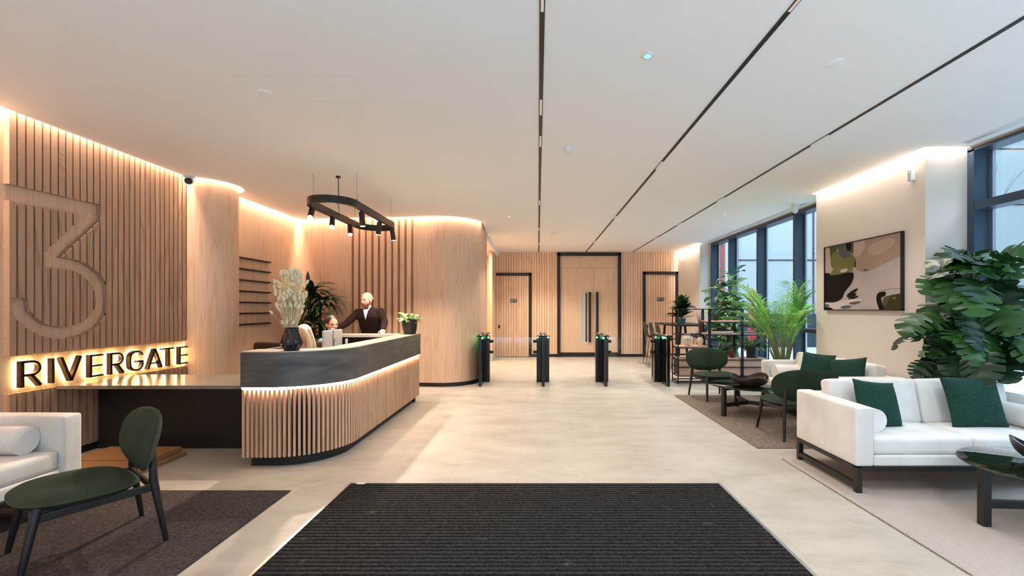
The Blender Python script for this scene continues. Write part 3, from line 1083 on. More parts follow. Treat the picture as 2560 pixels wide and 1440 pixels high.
# letter outlines on a unit cell: x 0..1, y 0..1, as strokes (polylines with a width)
def ring_pts(cx, cy, rx, ry, a0, a1, n=14):
    return [(cx + rx * math.cos(rad(a0 + (a1 - a0) * i / n)), cy + ry * math.sin(rad(a0 + (a1 - a0) * i / n))) for i in range(n + 1)]
def glyph(ch):
    S = []
    if ch == 'R':
        S.append(([(0.14, 0), (0.14, 1)], 'v'))
        S.append(([(0.10, 0.955), (0.52, 0.955)] + ring_pts(0.52, 0.70, 0.34, 0.255, 90, -90) + [(0.10, 0.445)], 'c'))
        S.append(([(0.50, 0.46), (0.90, 0.0)], 'd'))
    elif ch == 'I':
        S.append(([(0.5, 0), (0.5, 1)], 'v'))
    elif ch == 'V':
        S.append(([(0.08, 1), (0.5, 0.0)], 'd'))
        S.append(([(0.5, 0.0), (0.92, 1)], 'd'))
    elif ch == 'E':
        S.append(([(0.16, 0), (0.16, 1)], 'v'))
        for yy, xx in ((0.955, 1.0), (0.50, 0.94), (0.045, 1.0)):
            S.append(([(0.10, yy), (xx, yy)], 'h'))
    elif ch == 'G':
        S.append((ring_pts(0.5, 0.66, 0.40, 0.30, 20, 180, 12) + ring_pts(0.5, 0.34, 0.40, 0.30, 180, 360, 14) + [(0.90, 0.45), (0.55, 0.45)], 'c'))
    elif ch == 'A':
        S.append(([(0.06, 0), (0.5, 1)], 'd'))
        S.append(([(0.5, 1), (0.94, 0)], 'd'))
        S.append(([(0.22, 0.27), (0.78, 0.27)], 'h'))
    elif ch == 'T':
        S.append(([(0.5, 0), (0.5, 1)], 'v'))
        S.append(([(0.0, 0.955), (1.0, 0.955)], 'h'))
    return S
def letter_mesh(ch, y0, y1, x0, x1, z0, z1, grow=0.0):
    g = MB()
    W_, Hh = y1 - y0, z1 - z0
    for pts, kind in glyph(ch):
        if ch == 'I':
            wd = 0.026
        else:
            wd = {'v': 0.026, 'h': 0.018, 'c': 0.022, 'd': 0.027}[kind]
        wd += grow
        P = [Vector((y0 + px * W_, z0 + pz * Hh)) for px, pz in pts]
        lf, rt_ = [], []
        for i, p in enumerate(P):
            d = (P[min(i + 1, len(P) - 1)] - P[max(0, i - 1)]).normalized()
            nn = Vector((-d.y, d.x))
            lf.append(p + nn * wd / 2)
            rt_.append(p - nn * wd / 2)
        n = len(P)
        vs = [(x0, a.x, a.y) for a in lf] + [(x0, a.x, a.y) for a in rt_] + [(x1, a.x, a.y) for a in lf] + [(x1, a.x, a.y) for a in rt_]
        fs = []
        for i in range(n - 1):
            fs += [(i, i + 1, n + i + 1, n + i), (2 * n + i, 3 * n + i, 3 * n + i + 1, 2 * n + i + 1), (i, 2 * n + i, 2 * n + i + 1, i + 1), (n + i, n + i + 1, 3 * n + i + 1, 3 * n + i)]
        fs += [(0, n, 3 * n, 2 * n), (n - 1, 2 * n - 1, 4 * n - 1, 3 * n - 1)]
        g.add(vs, fs)
    return g
for ch, a, b in LET:
    f = (b - 4.1) / 2.02
    z0, z1 = 0.782 - 0.012 * f, 1.024 - 0.022 * f
    a, b, z0, z1 = a * 1.0075, b * 1.0075, 1.5 + (z0 - 1.5) * 1.0075, 1.5 + (z1 - 1.5) * 1.0075
    lt = letter_mesh(ch, a, b, -4.781, -4.735, z0, z1).build('letter', 'bronze', sign)
    letter_mesh(ch, a + 0.002, b - 0.002, -4.786, -4.782, z0 + 0.004, z1 - 0.004, -0.005).build('backlight', 'led_sign', lt)

# ------------------------------------------------------------------ reception desk
desk = thing('reception_desk', 'curved reception desk, slate top band over oak slats with a glowing strip between', 'desk', (-2.4, 5.6, 0))
R0 = 0.62
def dpath(o, n=16, x0=-2.78, y1=7.40):
    r = max(R0 - o, 0.01)
    return [(x0, 4.25 + o)] + arc(-1.91 - o - r, 4.25 + o + r, r, -90, 0, n) + [(-1.91 - o, y1)]
MB().band(dpath(0.0), dpath(0.05), 0.765, 1.092).build('upper_fascia', 'slate', desk, smooth=35)
MB().band(dpath(0.002), dpath(0.27), 1.085, 1.10).build('counter_top', 'stonesheen', desk, smooth=35)
ft = MB()
ft.box(-3.30, -2.15, 7.02, 7.40, 1.062, 1.10)
ft.build('rear_counter_top', 'stonesheen', desk)
MB().box(-3.30, -1.98, 7.30, 7.36, 0.0, 1.06).build('rear_counter_panel', 'blackstain', desk)
MB().band(dpath(0.016), dpath(0.040), 0.748, 0.764).build('light_strip', 'led_warm', desk)
MB().band(dpath(0.09), dpath(0.12), 0.10, 0.765).build('cladding_backing', 'gapshade', desk, smooth=35)  # dark colour carries the shade between the desk slats
ds = MB()
pth = dpath(0.03, 40)
cum = [0]
for a, b in zip(pth[:-1], pth[1:]):
    cum.append(cum[-1] + math.dist(a, b))
total = cum[-1]
ns = int(total / 0.0415)
for i in range(ns):
    s_ = 0.012 + i * (total - 0.024) / (ns - 1)
    k = max(j for j in range(len(cum) - 1) if cum[j] <= s_)
    t = (s_ - cum[k]) / (cum[k + 1] - cum[k])
    p = Vector(pth[k]).lerp(Vector(pth[k + 1]), t)
    d = (Vector(pth[k + 1]) - Vector(pth[k])).normalized()
    nn = Vector((-d.y, d.x))
    c = p + nn * 0.02
    ds.obox((c.x, c.y, 0.42), (d.x * 0.0105, d.y * 0.0105, 0), (nn.x * 0.03, nn.y * 0.03, 0), (0, 0, 0.318), rnd.random())
ds.build('slat_cladding', 'oak_desk', desk)
MB().band(dpath(0.10, x0=-2.74, y1=7.36), dpath(0.18, x0=-2.74, y1=7.36), 0.0, 0.105).build('plinth', 'blackskirt', desk, smooth=35)
MB().box(-2.79, -2.74, 4.30, 5.05, 0.105, 1.09).build('end_panel', 'slate', desk)
wt = MB()
wt.box(-4.741, -2.795, 4.48, 5.24, 0.708, 0.744)
wt.build('side_worktop', 'stone', desk, bevel=0.003)
iw = MB()
iw.band(dpath(0.14, x0=-2.765, y1=7.28), dpath(0.84, x0=-2.765, y1=7.28), 0.708, 0.738)
iw.build('inner_worktop', 'stone', desk)
bp = MB()
bp.box(-4.735, -2.80, 4.90, 4.94, 0.086, 0.708)
bp.build('modesty_panel', 'blackstain', desk)
MB().box(-4.735, -2.80, 4.89, 4.93, 0.0, 0.086).build('panel_skirting', 'blackskirt', desk)

# glow of the strip under the fascia (the strip's own tape faces down and out)
for a, b in zip(dpath(0.055, 6)[:-1], dpath(0.055, 6)[1:]):
    dd = Vector(b) - Vector(a)
    area('desk_tape', ((a[0] + b[0]) / 2, (a[1] + b[1]) / 2, 0.746), dd.length, 0.014, 5.5 * dd.length, WARM, (0, 0, math.atan2(dd.y, dd.x)))

# ------------------------------------------------------------------ cardboard, ledges
cb = thing('cardboard_pack', 'flat cardboard packs stacked on the floor beneath the side worktop', 'box', (-4.0, 4.3, 0))
MB().box(-4.42, -3.60, 3.98, 4.66, 0.0, 0.035).build('lower_pack', 'card', cb, bevel=0.003)
MB().box(-4.40, -3.66, 4.0, 4.68, 0.036, 0.085).build('upper_pack', 'card', cb, bevel=0.003)
MB().box(-4.402, -3.658, 4.24, 4.25, 0.0855, 0.0862).build('tape_seam', 'bookbrown', cb)
NAMES7 = ['topmost', 'second from the top', 'third from the top', 'middle', 'third from the bottom', 'second from the bottom', 'lowest']
for i in range(7):
    z = 2.318 - i * 0.1785
    tag(MB().box(-4.78, -4.725, 7.17, 8.06, z - 0.012, z + 0.012).build('wall_ledge', 'black'),
        'thin black ledge on the oak wall, ' + NAMES7[i] + ' of seven', 'shelf', 'black ledges on the oak wall')

# ------------------------------------------------------------------ ring pendant with spotlights
pen = thing('ring_pendant', 'black stadium-shaped ring light with spotlights hanging over the desk', 'lamp', (-2.66, 6.6, 2.8))
def stadium(r, cx=-2.65, y0=5.90, y1=7.38, n=16):
    return arc(cx, y1, r, 0, 180, n) + arc(cx, y0, r, 180, 360, n)
so, si = stadium(0.31), stadium(0.265)
rg = MB()
rg.band(so + so[:1], si + si[:1], 2.81, 2.905)
rg.build('ring', 'black', pen, smooth=35)
cbm = [((-2.67, 6.08), 1), ((-2.935, 5.95), 0), ((-2.365, 7.3), 0), ((-2.935, 7.3), 0), ((-2.365, 5.95), 0)]
for (x, y), thick in cbm:
    c = MB()
    if thick:
        c.tube([(x, y, H), (x + 0.006, y, 3.05), (x - 0.004, y, 2.92), (x + 0.02, y, 2.75), (x - 0.26, y, 2.82)], 0.006, 6)
        c.cyl((x, y, H - 0.02), (x, y, H), 0.03)
    else:
        c.tube([(x, y, H), (x, y, 2.90)], 0.0016, 5)
        c.cyl((x, y, 2.90), (x, y, 2.93), 0.008)
    c.build('power_cable' if thick else 'suspension_wire', 'black', pen)
SPOTS = [(-2.935, 5.92, (0.26, -0.95, -1), 50), (-2.935, 6.5, (0.28, -0.75, -1), 34), (-2.935, 7.1, (0.28, -0.62, -1), 34), (-2.365, 6.1, (0.06, 0.06, -1), 30), (-2.365, 6.8, (-0.22, 0.25, -1), 30), (-2.365, 7.36, (0.10, 0.2, -1), 30)]
for x, y, d, e in SPOTS:
    d = Vector(d).normalized()
    a = Vector((x, y, 2.80))
    b = a + d * 0.19
    s_ = MB()
    s_.cyl(a + Vector((0, 0, 0.02)), a, 0.018)
    s_.tube([a + d * 0.005, b], [0.036, 0.036], 16)
    sp = s_.build('spotlight', 'black', pen, smooth=40)
    ln = MB()
    ln.tube([b + d * 0.001, b + d * 0.004], [0.030, 0.030], 16)
    ln.build('spot_lens', 'led_spot', sp)
    l = bpy.data.lights.new('pendant_beam', 'SPOT')
    l.energy = e * 3.0
    l.color = (1.0, 0.84, 0.66)
    l.spot_size = rad(95)
    l.spot_blend = 0.6
    l.shadow_soft_size = 0.03
    lo = bpy.data.objects.new('pendant_beam', l)
    lo.location = b + d * 0.012
    lo.rotation_euler = d.to_track_quat('-Z', 'Y').to_euler()
    COL.objects.link(lo)

# ------------------------------------------------------------------ ceiling fittings
TL = ['linear black track light in the ceiling, leading to the double door', 'linear black track light in the ceiling, the middle of three', 'linear black track light in the ceiling nearest the windows']
for k, x in enumerate(TRACK_X):
    t = thing('track_light', TL[k], 'light', (x, 7, H), 0, 'linear tracks in the ceiling')
    MB().box(x - 0.016, x + 0.016, -1.4, YB - 0.05, H - 0.006, H + 0.001).build('channel', 'black', t)
    for y in MODULES[k]:
        md_ = MB()
        md_.box(x - 0.009, x + 0.009, y - 0.15, y + 0.15, H - 0.009, H - 0.006)
        md_.build('led_module', 'led_track', t)
def detector(x, y, label, r=0.055, h=0.05, big=True):
    t = thing('smoke_detector', label, 'detector', (x, y, H))
    b = MB()
    b.lathe([(r * 1.0, 0), (r * 1.02, -0.012), (r * 0.9, -0.018)], (x, y, H), 24)
    b.build('base', 'plastic', t, smooth=40)
    if big:
        b = MB()
        b.lathe([(r * 0.86, -0.018), (r * 0.92, -0.03), (r * 0.6, -0.052), (r * 0.25, -h - 0.006)], (x, y, H), 24)
        b.build('sensor_head', 'plastic', t, smooth=40)
detector(0.34, 5.0, 'white round smoke detector in the ceiling beside the first track light')
detector(0.36, 10.5, 'small white smoke detector far along the ceiling beside the first track light')
detector(3.68, 13.5, 'small white smoke detector in the ceiling near the right-hand far door')
detector(-0.75, 13.8, 'tiny white smoke detector in the ceiling near the far end')
def disc(x, y, label, led=False, r=0.045):
    t = thing('ceiling_sensor', label, 'sensor', (x, y, H))
    b = MB()
    b.lathe([(r, 0), (r, -0.004), (r * 0.85, -0.008)], (x, y, H), 24)
    b.build('cover_plate', 'ceil' if not led else 'plastic', t, smooth=40)
    if led:
        b = MB()
        b.lathe([(r * 0.55, -0.0085), (r * 0.5, -0.011)], (x, y, H), 20)
        b.build('indicator_ring', 'led_greensoft', t)
M['led_greensoft'] = emit('green_indicator', (0.12, 1.0, 0.45), 2.2)
disc(2.13, 3.275, 'flat round plate in the ceiling near the windows', r=0.06)
disc(-2.24, 3.73, 'flat round plate in the ceiling above the waiting area with the sign', r=0.06)
disc(0.766, 3.18, 'round ceiling sensor with a bright green light, the nearest one', True)
disc(-0.56, 8.72, 'small green-lit ceiling sensor near the rounded oak wall', True, 0.035)
disc(3.53, 8.6, 'small green-lit ceiling sensor near the far window', True, 0.035)
# cameras
cc = thing('security_camera', 'white dome camera with black lens above the end of the slatted wall', 'camera', (-4.6, 6.0, H))
MB().lathe([(0.07, 0), (0.07, -0.03), (0.05, -0.04)], (-4.60, 6.0, H), 20).build('mount', 'plastic', cc, smooth=40)
b = MB()
dv = Vector((0.5, -0.8, -0.35)).normalized()
cpos = Vector((-4.60, 6.0, H - 0.075))
b.ball(cpos, 0.055)
b.tube([cpos - dv * 0.01, cpos + dv * 0.06], [0.054, 0.05], 18)
hd = b.build('camera_head', 'plastic', cc, smooth=40)
b = MB()
b.tube([cpos + dv * 0.0605, cpos + dv * 0.064], [0.042, 0.036], 18)
b.build('lens', 'lens', hd)
cc = thing('security_camera', 'white turret camera on the ceiling beside the far window', 'camera', (4.35, 7.7, H))
b = MB()
b.lathe([(0.06, 0), (0.06, -0.04), (0.045, -0.06), (0.05, -0.10), (0.038, -0.14), (0.012, -0.155)], (4.35, 7.7, H), 20)
b.build('camera_body', 'plastic', cc, smooth=50)
ss = thing('motion_sensor', 'small white sensor box high on the white wall above the painting', 'sensor', (4.28, 5.19, 3.0))
MB().rbox((4.255, 5.19, 3.02), 0.028, 0.032, 0.065, 0.012).build('sensor_body', 'plastic', ss, smooth=40)
MB().box(4.225, 4.2275, 5.18, 5.19, 3.05, 3.06).build('indicator', 'led_greensoft', ss)
ss = thing('motion_sensor', 'tiny white sensor on the wall corner beside the far slats', 'sensor', (4.34, 13.9, 2.98))
MB().rbox((4.345, 13.7, 2.98), 0.016, 0.02, 0.035, 0.008).build('sensor_body', 'plastic', ss, smooth=40)
jt = MB()
for x0, x1, y0, y1 in ((-2.3, -1.42, 3.45, 3.4515), (-1.92, -0.98, 2.98 + 0.9, 2.98 + 0.9015), (-2.3, -2.2985, 3.45, 3.88), (-1.42, -1.4185, 3.45, 3.88)):
    jt.box(x0, x1, y0, y1, H - 0.0008, H)
struct(jt.build('trim_2', 'wallpaint'), 'faint joint lines of an access panel in the ceiling')

# ------------------------------------------------------------------ speed gates
GL = ['black speed gate post nearest the rounded oak wall, glass wing on its right side',
      'black speed gate post before the far left door, glass wing on its left side',
      'black speed gate post before the double door, glass wing on its right side',
      'black speed gate post beside the bookcase, glass wing on its left side']
for i, (gx, side) in enumerate(((-1.12, 1), (0.10, -1), (1.31, 1), (2.515, -1))):
    g = thing('speed_gate', GL[i], 'turnstile', (gx, 9.38, 0), 0, 'speed gates across the lobby')
    b = MB()
    for sx in (-1, 1):
        b.box(sx * 0.03 if sx > 0 else -0.13, 0.13 if sx > 0 else -0.03, -0.07, 0.07, 0, 0.95)
    b.box(-0.03, 0.03, -0.045, 0.045, 0, 0.95)
    body = b.build('gate_body', 'blackgloss', g, local=True, bevel=0.004)
    sl2 = MB()
    for sx in (-0.075, 0.075):
        sl2.box(sx - 0.012, sx + 0.012, -0.0735, -0.0705, 0.56, 0.86)
    sl2.build('body_slot', 'black', body, local=True)
    b = MB()
    for y in (-0.58, 0.58):
        b.box(-0.027, 0.027, y - 0.035, y + 0.035, 0, 0.955)
    b.box(-0.025, 0.025, -0.58, 0.58, 0.0, 0.055)
    b.build('frame', 'blackgloss', g, local=True, bevel=0.003)
    for y0, y1 in ((-0.545, -0.075), (0.075, 0.545)):
        MB().box(-0.006, 0.006, y0, y1, 0.055, 0.95).build('side_glass', 'darkglass', g, local=True)
    MB().box(-0.062, 0.062, -0.64, 0.64, 0.955, 0.985).build('top_plate', 'bronze', g, local=True, bevel=0.004)
    for y in (-0.45, 0.30):
        MB().lathe([(0.012, 0), (0.012, 0.002)], (0, y, 0.985), 12).build('pin_light', 'led_white', g, local=True)
    for sx in (-1, 1):
        MB().ball((sx * 0.106, -0.074, 0.915), 0.016, 0.008, 0.016).build('indicator_light', 'led_green', g, local=True, smooth=60)
    MB().box(-0.010, 0.010, -0.50, -0.16, 0.915, 0.94).build('indicator_strip', 'led_greensoft', g, local=True)
    wing = MB()
    xa, xb = sorted((side * 0.145, side * 0.585))
    wing.box(xa, xb, -0.006, 0.006, 0.13, 0.915)
    wg = wing.build('glass_wing', 'gateglass', g, local=True)
    for z in (0.83, 0.61):
        xa, xb = sorted((side * 0.13, side * 0.20))
        MB().box(xa, xb, -0.016, 0.016, z - 0.028, z + 0.028).build('wing_clamp', 'black', wg, local=True)
    gl = bpy.data.lights.new('gate_glow', 'POINT')
    gl.energy = 0.5
    gl.color = (0.1, 1.0, 0.3)
    gl.shadow_soft_size = 0.02
    go = bpy.data.objects.new('gate_glow', gl)
    go.location = (gx, 9.38 - 0.2, 0.90)
    COL.objects.link(go)

# ------------------------------------------------------------------ entrance mat and rugs
mt = thing('entrance_mat', 'large black ribbed entrance mat with aluminium edge strips', 'mat', (-0.03, 2.7, 0))
b = MB()
b.box(-1.60, 1.54, 1.5, 3.90, 0.0005, 0.006)
y = 1.52
while y < 3.88:
    b.box(-1.598, 1.538, y, y + 0.030, 0.006, 0.011)
    y += 0.043
b.build('ribbed_mat', 'mat', mt)
MB().box(-1.622, -1.60, 1.5, 3.91, 0.0, 0.009).build('edge_strip', 'alu', mt)
MB().box(1.54, 1.562, 1.5, 3.91, 0.0, 0.009).build('edge_strip', 'alu', mt)
MB().box(-1.545, -1.475, 3.865, 3.895, 0.011, 0.0122).build('paper_tag', 'plastic', mt)

def rug(name, label, x0, x1, y0, y1, mat, h=0.01):
    b = MB()
    b.rbox(((x0 + x1) / 2, (y0 + y1) / 2, h / 2 + 0.0005), (x1 - x0) / 2, (y1 - y0) / 2, h / 2, h * 0.45, n=2)
    return tag(b.build(name, mat, smooth=40), label, 'rug')
rug('area_rug', 'grey-brown flecked rug under the far armchairs and glass table', 2.35, 4.24, 4.88, 7.86, 'rugbrown')
rg2 = rug('area_rug', 'pale beige corded rug under the near white sofa', 2.44, 4.55, 1.6, 4.56, 'rugbeige')
rug('area_rug', 'dark charcoal flecked rug under the left armchair', -4.5, -2.03, 1.4, 3.74, 'rugdark')
bd = MB()
y = 1.62
while y < 4.54:
    bd.ball((2.437, y, 0.008), 0.011, 0.016, 0.008, 8, 5)
    y += 0.03
bd.build('braided_edge', 'rugbeige', None, smooth=60)
be_ = SC.objects['braided_edge']
be_.parent = rg2

# ------------------------------------------------------------------ sofas
def sofa(label, loc, rz, w=1.96, d=0.86):
    s_ = thing('sofa', label, 'sofa', loc, rz)
    hx, hy = w / 2, d / 2
    aw = 0.15
    f = MB()
    t = 0.045
    for sx in (-1, 1):
        x = sx * (hx - t / 2 - 0.005)
        for sy in (-1, 1):
            f.box(x - t / 2, x + t / 2, sy * (hy - t / 2) - t / 2, sy * (hy - t / 2) + t / 2, 0.0, 0.21)
        f.box(x - t / 2, x + t / 2, -hy + t, hy - t, 0.045, 0.085)
        f.box(x - t / 2, x + t / 2, -hy + t, hy - t, 0.185, 0.222)
    for sy in (-1, 1):
        f.box(-hx + t, hx - t, sy * (hy - t / 2) - t / 2, sy * (hy - t / 2) + t / 2, 0.185, 0.222)
    f.build('leg_frame', 'darkwood', s_, local=True, bevel=0.003)
    for sx in (-1, 1):
        MB().rbox((sx * (hx - aw / 2), 0, 0.462), aw / 2, hy, 0.24, 0.022, (0.004, 0, 0.004)).build('arm', 'cream', s_, local=True, smooth=50)
    MB().rbox((0, hy - 0.09, 0.455), hx - aw, 0.09, 0.235, 0.022).build('backrest', 'cream', s_, local=True, smooth=50)
    MB().rbox((0, -0.05, 0.267), hx - aw - 0.002, hy - 0.06, 0.045, 0.015).build('seat_base', 'cream', s_, local=True, smooth=50)
    cwid = (w - 2 * aw) / 2
    for sx in (-1, 1):
        MB().rbox((sx * cwid / 2, -0.10, 0.382), cwid / 2 - 0.003, hy - 0.12, 0.07, 0.03, (0, 0.006, 0.016)).build('seat_cushion', 'cream', s_, local=True, smooth=50)
        rt2 = Matrix.Rotation(rad(-12), 3, 'X')
        MB().rbox((sx * cwid / 2, hy - 0.235, 0.63), cwid / 2 - 0.003, 0.075, 0.205, 0.035, (0, 0.025, 0.008), rot=rt2).build('back_cushion', 'cream', s_, local=True, smooth=50)
    return s_
sofa('white two-seat sofa on the pale rug, with two dark green cushions', (3.55, 4.105, 0), 0)
sofa('cream two-seat sofa against the white wall below the painting', (3.885, 6.20, 0), -PI / 2, 1.96, 0.74)
sofa('cream sofa at the left edge, in front of the slatted wall', (-3.95, 2.54, 0), PI / 2, 1.96, 0.86)

def bolster(label, a, b, r):
    a, b = Vector(a), Vector(b)
    d = (b - a).normalized()
    prof, n = [], 6
    for i in range(n + 1):
        t = PI / 2 * i / n
        prof.append((a + d * (0.03 * (1 - math.sin(t))), r - 0.03 + 0.03 * math.sin(t)))
    pts = [a + d * 0.0005] + [p for p, _ in prof] + [b - d * (0.03 * (1 - math.sin(PI / 2 * (n - i) / n))) for i in range(n + 1)]
    rs = [0.01] + [q for _, q in prof] + [q for _, q in prof][::-1]
    m = MB()
    m.tube(pts + [b - d * 0.0005], rs + [0.01], 22)
    return tag(m.build('bolster', 'cream', smooth=50), label, 'cushion', 'bolsters on the sofas')
bolster('white round bolster lying inside the nearer arm of the near white sofa', (2.845, 3.84, 0.555), (2.845, 4.26, 0.555), 0.10)
bolster('white round bolster lying inside the right-hand arm of the near white sofa', (4.27, 3.84, 0.555), (4.27, 4.26, 0.555), 0.10)
bolster('cream round bolster at the far end of the sofa below the painting', (3.58, 6.90, 0.555), (4.03, 6.90, 0.555), 0.10)
bolster('cream round bolster on the sofa at the left edge', (-4.14, 3.265, 0.555), (-3.68, 3.265, 0.555), 0.10)

def pillow(label, c, rot, s_=0.225, th=0.075, group='dark green cushions on the sofas'):
    m = MB()
    n = 16
    R_ = Euler(rot, 'XYZ').to_matrix()
    vs = []
    for sgn in (1, -1):
        for i in range(n + 1):
            for j in range(n + 1):
                u_, v_ = -1 + 2 * i / n, -1 + 2 * j / n
                t = th * max(0.0, (1 - abs(u_) ** 2.6) * (1 - abs(v_) ** 2.6)) ** 0.55
                x = u_ * s_ * (1 - 0.07 * (1 - v_ * v_))
                z = v_ * s_ * (1 - 0.07 * (1 - u_ * u_))
                p = R_ @ Vector((x, sgn * (t + 0.004), z))
                vs.append(Vector(c) + p)
    fs = []
    K = (n + 1) ** 2
    for o in (0, K):
        for i in range(n):
            for j in range(n):
                a = o + i * (n + 1) + j
                fs.append((a, a + 1, a + n + 2, a + n + 1))
    def rim(idx):
        for a, b in zip(idx[:-1], idx[1:]):
            fs.append((a, b, K + b, K + a))
    rim([j for j in range(n + 1)])
    rim([n * (n + 1) + j for j in range(n + 1)])
    rim([i * (n + 1) for i in range(n + 1)])
    rim([i * (n + 1) + n for i in range(n + 1)])
    m.add(vs, fs)
    return tag(m.build('cushion', 'pillow', smooth=60), label, 'cushion', group)
pillow('dark green fluffy cushion leaning left on the near white sofa', (3.03, 4.06, 0.645), (rad(-20), rad(7), rad(10)), 0.215)
pillow('dark green fluffy cushion at the right-hand end of the near white sofa', (3.88, 4.05, 0.665), (rad(-16), rad(-2), rad(-4)), 0.235)
pillow('dark green cushion standing by the bolster on the sofa below the painting', (3.80, 6.22, 0.685), (rad(-18), rad(3), rad(-58)), 0.215)
pillow('dark green cushion slumped lower on the sofa below the painting', (3.77, 5.55, 0.69), (rad(-20), rad(-9), rad(-64)), 0.215)

# ------------------------------------------------------------------ lounge chairs
def lounge_chair(label, loc, rz):
    c = thing('lounge_chair', label, 'chair', loc, rz, 'green lounge chairs')
    # seat pad
    m = MB()
    NR, NA = 7, 40
    vs, fs = [], []
    def seat_pt(rr, a, top):
        ca, sa = math.cos(a), math.sin(a)
        ex = 0.75
        x = 0.335 * rr * math.copysign(abs(ca) ** ex, ca)
        y = 0.285 * rr * math.copysign(abs(sa) ** ex, sa) - 0.055
        edge = (1 - rr ** 6)
        z = 0.385 + (0.05 * edge if top else -0.05 * edge) + 0.028 * (x / 0.335) ** 2 * 0.6 + 0.04 * max(0, -(y + 0.055) / 0.285) ** 2 * 0.4
        return (x, y, z)
    for top in (True, False):
        base = len(vs)
        vs.append(seat_pt(0, 0, top))
        for i in range(1, NR + 1):
            for k in range(NA):
                vs.append(seat_pt((i / NR) ** 0.7, 2 * PI * k / NA, top))
        for k in range(NA):
            k2 = (k + 1) % NA
            fs.append((base, base + 1 + k, base + 1 + k2))
            for i in range(NR - 1):
                a = base + 1 + i * NA
                fs.append((a + k, a + NA + k, a + NA + k2, a + k2))
    off = 1 + NR * NA
    for k in range(NA):
        k2 = (k + 1) % NA
        a = 1 + (NR - 1) * NA
        fs.append((a + k, a + k2, off + a + k2, off + a + k))
    m.add(vs, fs)
    m.build('seat', 'green', c, local=True, smooth=60)
    # backrest pad: wide oval, wrapped round the sitter and tilted
    m = MB()
    vs, fs = [], []
    T = Matrix.Rotation(rad(-14), 3, 'X')
    def back_pt(rr, a, front):
        ca, sa = math.cos(a), math.sin(a)
        x = 0.385 * rr * math.copysign(abs(ca) ** 0.8, ca)
        z = 0.196 * rr * math.copysign(abs(sa) ** 0.8, sa)
        edge = (1 - rr ** 5)
        y = (-0.036 if front else 0.030) * edge - 0.42 * x * x
        p = T @ Vector((x, y, z))
        return (p.x, p.y + 0.285, p.z + 0.62)
    for fr in (True, False):
        base = len(vs)
        vs.append(back_pt(0, 0, fr))
        for i in range(1, NR + 1):
            for k in range(NA):
                vs.append(back_pt((i / NR) ** 0.7, 2 * PI * k / NA, fr))
        for k in range(NA):
            k2 = (k + 1) % NA
            fs.append((base, base + 1 + k, base + 1 + k2))
            for i in range(NR - 1):
                a = base + 1 + i * NA
                fs.append((a + k, a + NA + k, a + NA + k2, a + k2))
    for k in range(NA):
        k2 = (k + 1) % NA
        a = 1 + (NR - 1) * NA
        fs.append((a + k, a + k2, off + a + k2, off + a + k))
    m.add(vs, fs)
    m.build('backrest', 'green', c, local=True, smooth=60)
    for sx in (-1, 1):
        m = MB()
        m.tube([(sx * 0.245, -0.225, 0.405), (sx * 0.255, -0.245, 0.365), (sx * 0.285, -0.31, 0.012), (sx * 0.285, -0.311, 0.0)], [0.020, 0.024, 0.015, 0.014], 12)
        m.build('leg', 'darkwood', c, local=True, smooth=50)
        m = MB()
        m.tube([(sx * 0.235, 0.262, 0.66), (sx * 0.255, 0.262, 0.40), (sx * 0.285, 0.32, 0.0)], [0.015, 0.024, 0.014], 12)
        m.build('leg', 'darkwood', c, local=True, smooth=50)
        m = MB()
        m.bar((sx * 0.25, -0.245, 0.33), (sx * 0.255, 0.262, 0.355), 0.022, 0.045)
        m.build('side_rail', 'darkwood', c, local=True, bevel=0.004)
    m = MB()
    m.bar((-0.25, 0.255, 0.36), (0.25, 0.255, 0.36), 0.02, 0.04)
    m.bar((-0.25, -0.24, 0.335), (0.25, -0.24, 0.335), 0.02, 0.035)
    m.build('cross_rail', 'darkwood', c, local=True, bevel=0.004)
    return c
ch = lounge_chair('green lounge chair facing the viewer in front of the bookcase', (2.94, 7.61, 0.01), rad(8))
dup(ch, (3.04, 5.41, 0.01), PI, 'green lounge chair seen from behind, between the two sofas on the right', 'green lounge chairs')
dup(ch, (-2.816, 2.849, 0.01), rad(-37), 'green lounge chair seen from the side on the charcoal rug at the left', 'green lounge chairs')

# ------------------------------------------------------------------ coffee tables and bowls
def coffee_table(label, loc, angs):
    t = thing('coffee_table', label, 'table', loc, 0, 'round smoked glass tables')
    tp = MB()
    tp.lathe([(0.02, 0.392), (0.50, 0.392), (0.506, 0.396), (0.506, 0.402), (0.50, 0.406), (0.02, 0.406)], seg=56)
    tp.build('glass_top', 'tableglass', t, local=True, smooth=40)
    for a in angs:
        a = rad(a)
        x, y = 0.46 * math.cos(a), 0.46 * math.sin(a)
        m = MB()
        m.obox((x, y, 0.1955), (math.cos(a) * 0.027, math.sin(a) * 0.027, 0), (-math.sin(a) * 0.027, math.cos(a) * 0.027, 0), (0, 0, 0.1955))
        m.build('leg', 'darkwood', t, local=True, bevel=0.004)
    s_ = MB()
    for a in angs:
        a = rad(a)
        s_.bar((0, 0, 0.15), (0.45 * math.cos(a), 0.45 * math.sin(a), 0.15), 0.035, 0.05)
    s_.build('stretcher', 'darkwood', t, local=True)
    s_ = MB()
    for a in angs:
        a = rad(a)
        s_.bar((0, 0, 0.372), (0.45 * math.cos(a), 0.45 * math.sin(a), 0.372), 0.035, 0.038)
    s_.build('top_rail', 'darkwood', t, local=True)
    return t
coffee_table('round smoked glass table with black tripod base between the green chairs', (3.0, 6.52, 0.01), (205, 85, 325))
coffee_table('round smoked glass table with black base at the right edge before the near sofa', (3.53, 3.10, 0.01), (176, 296, 56))
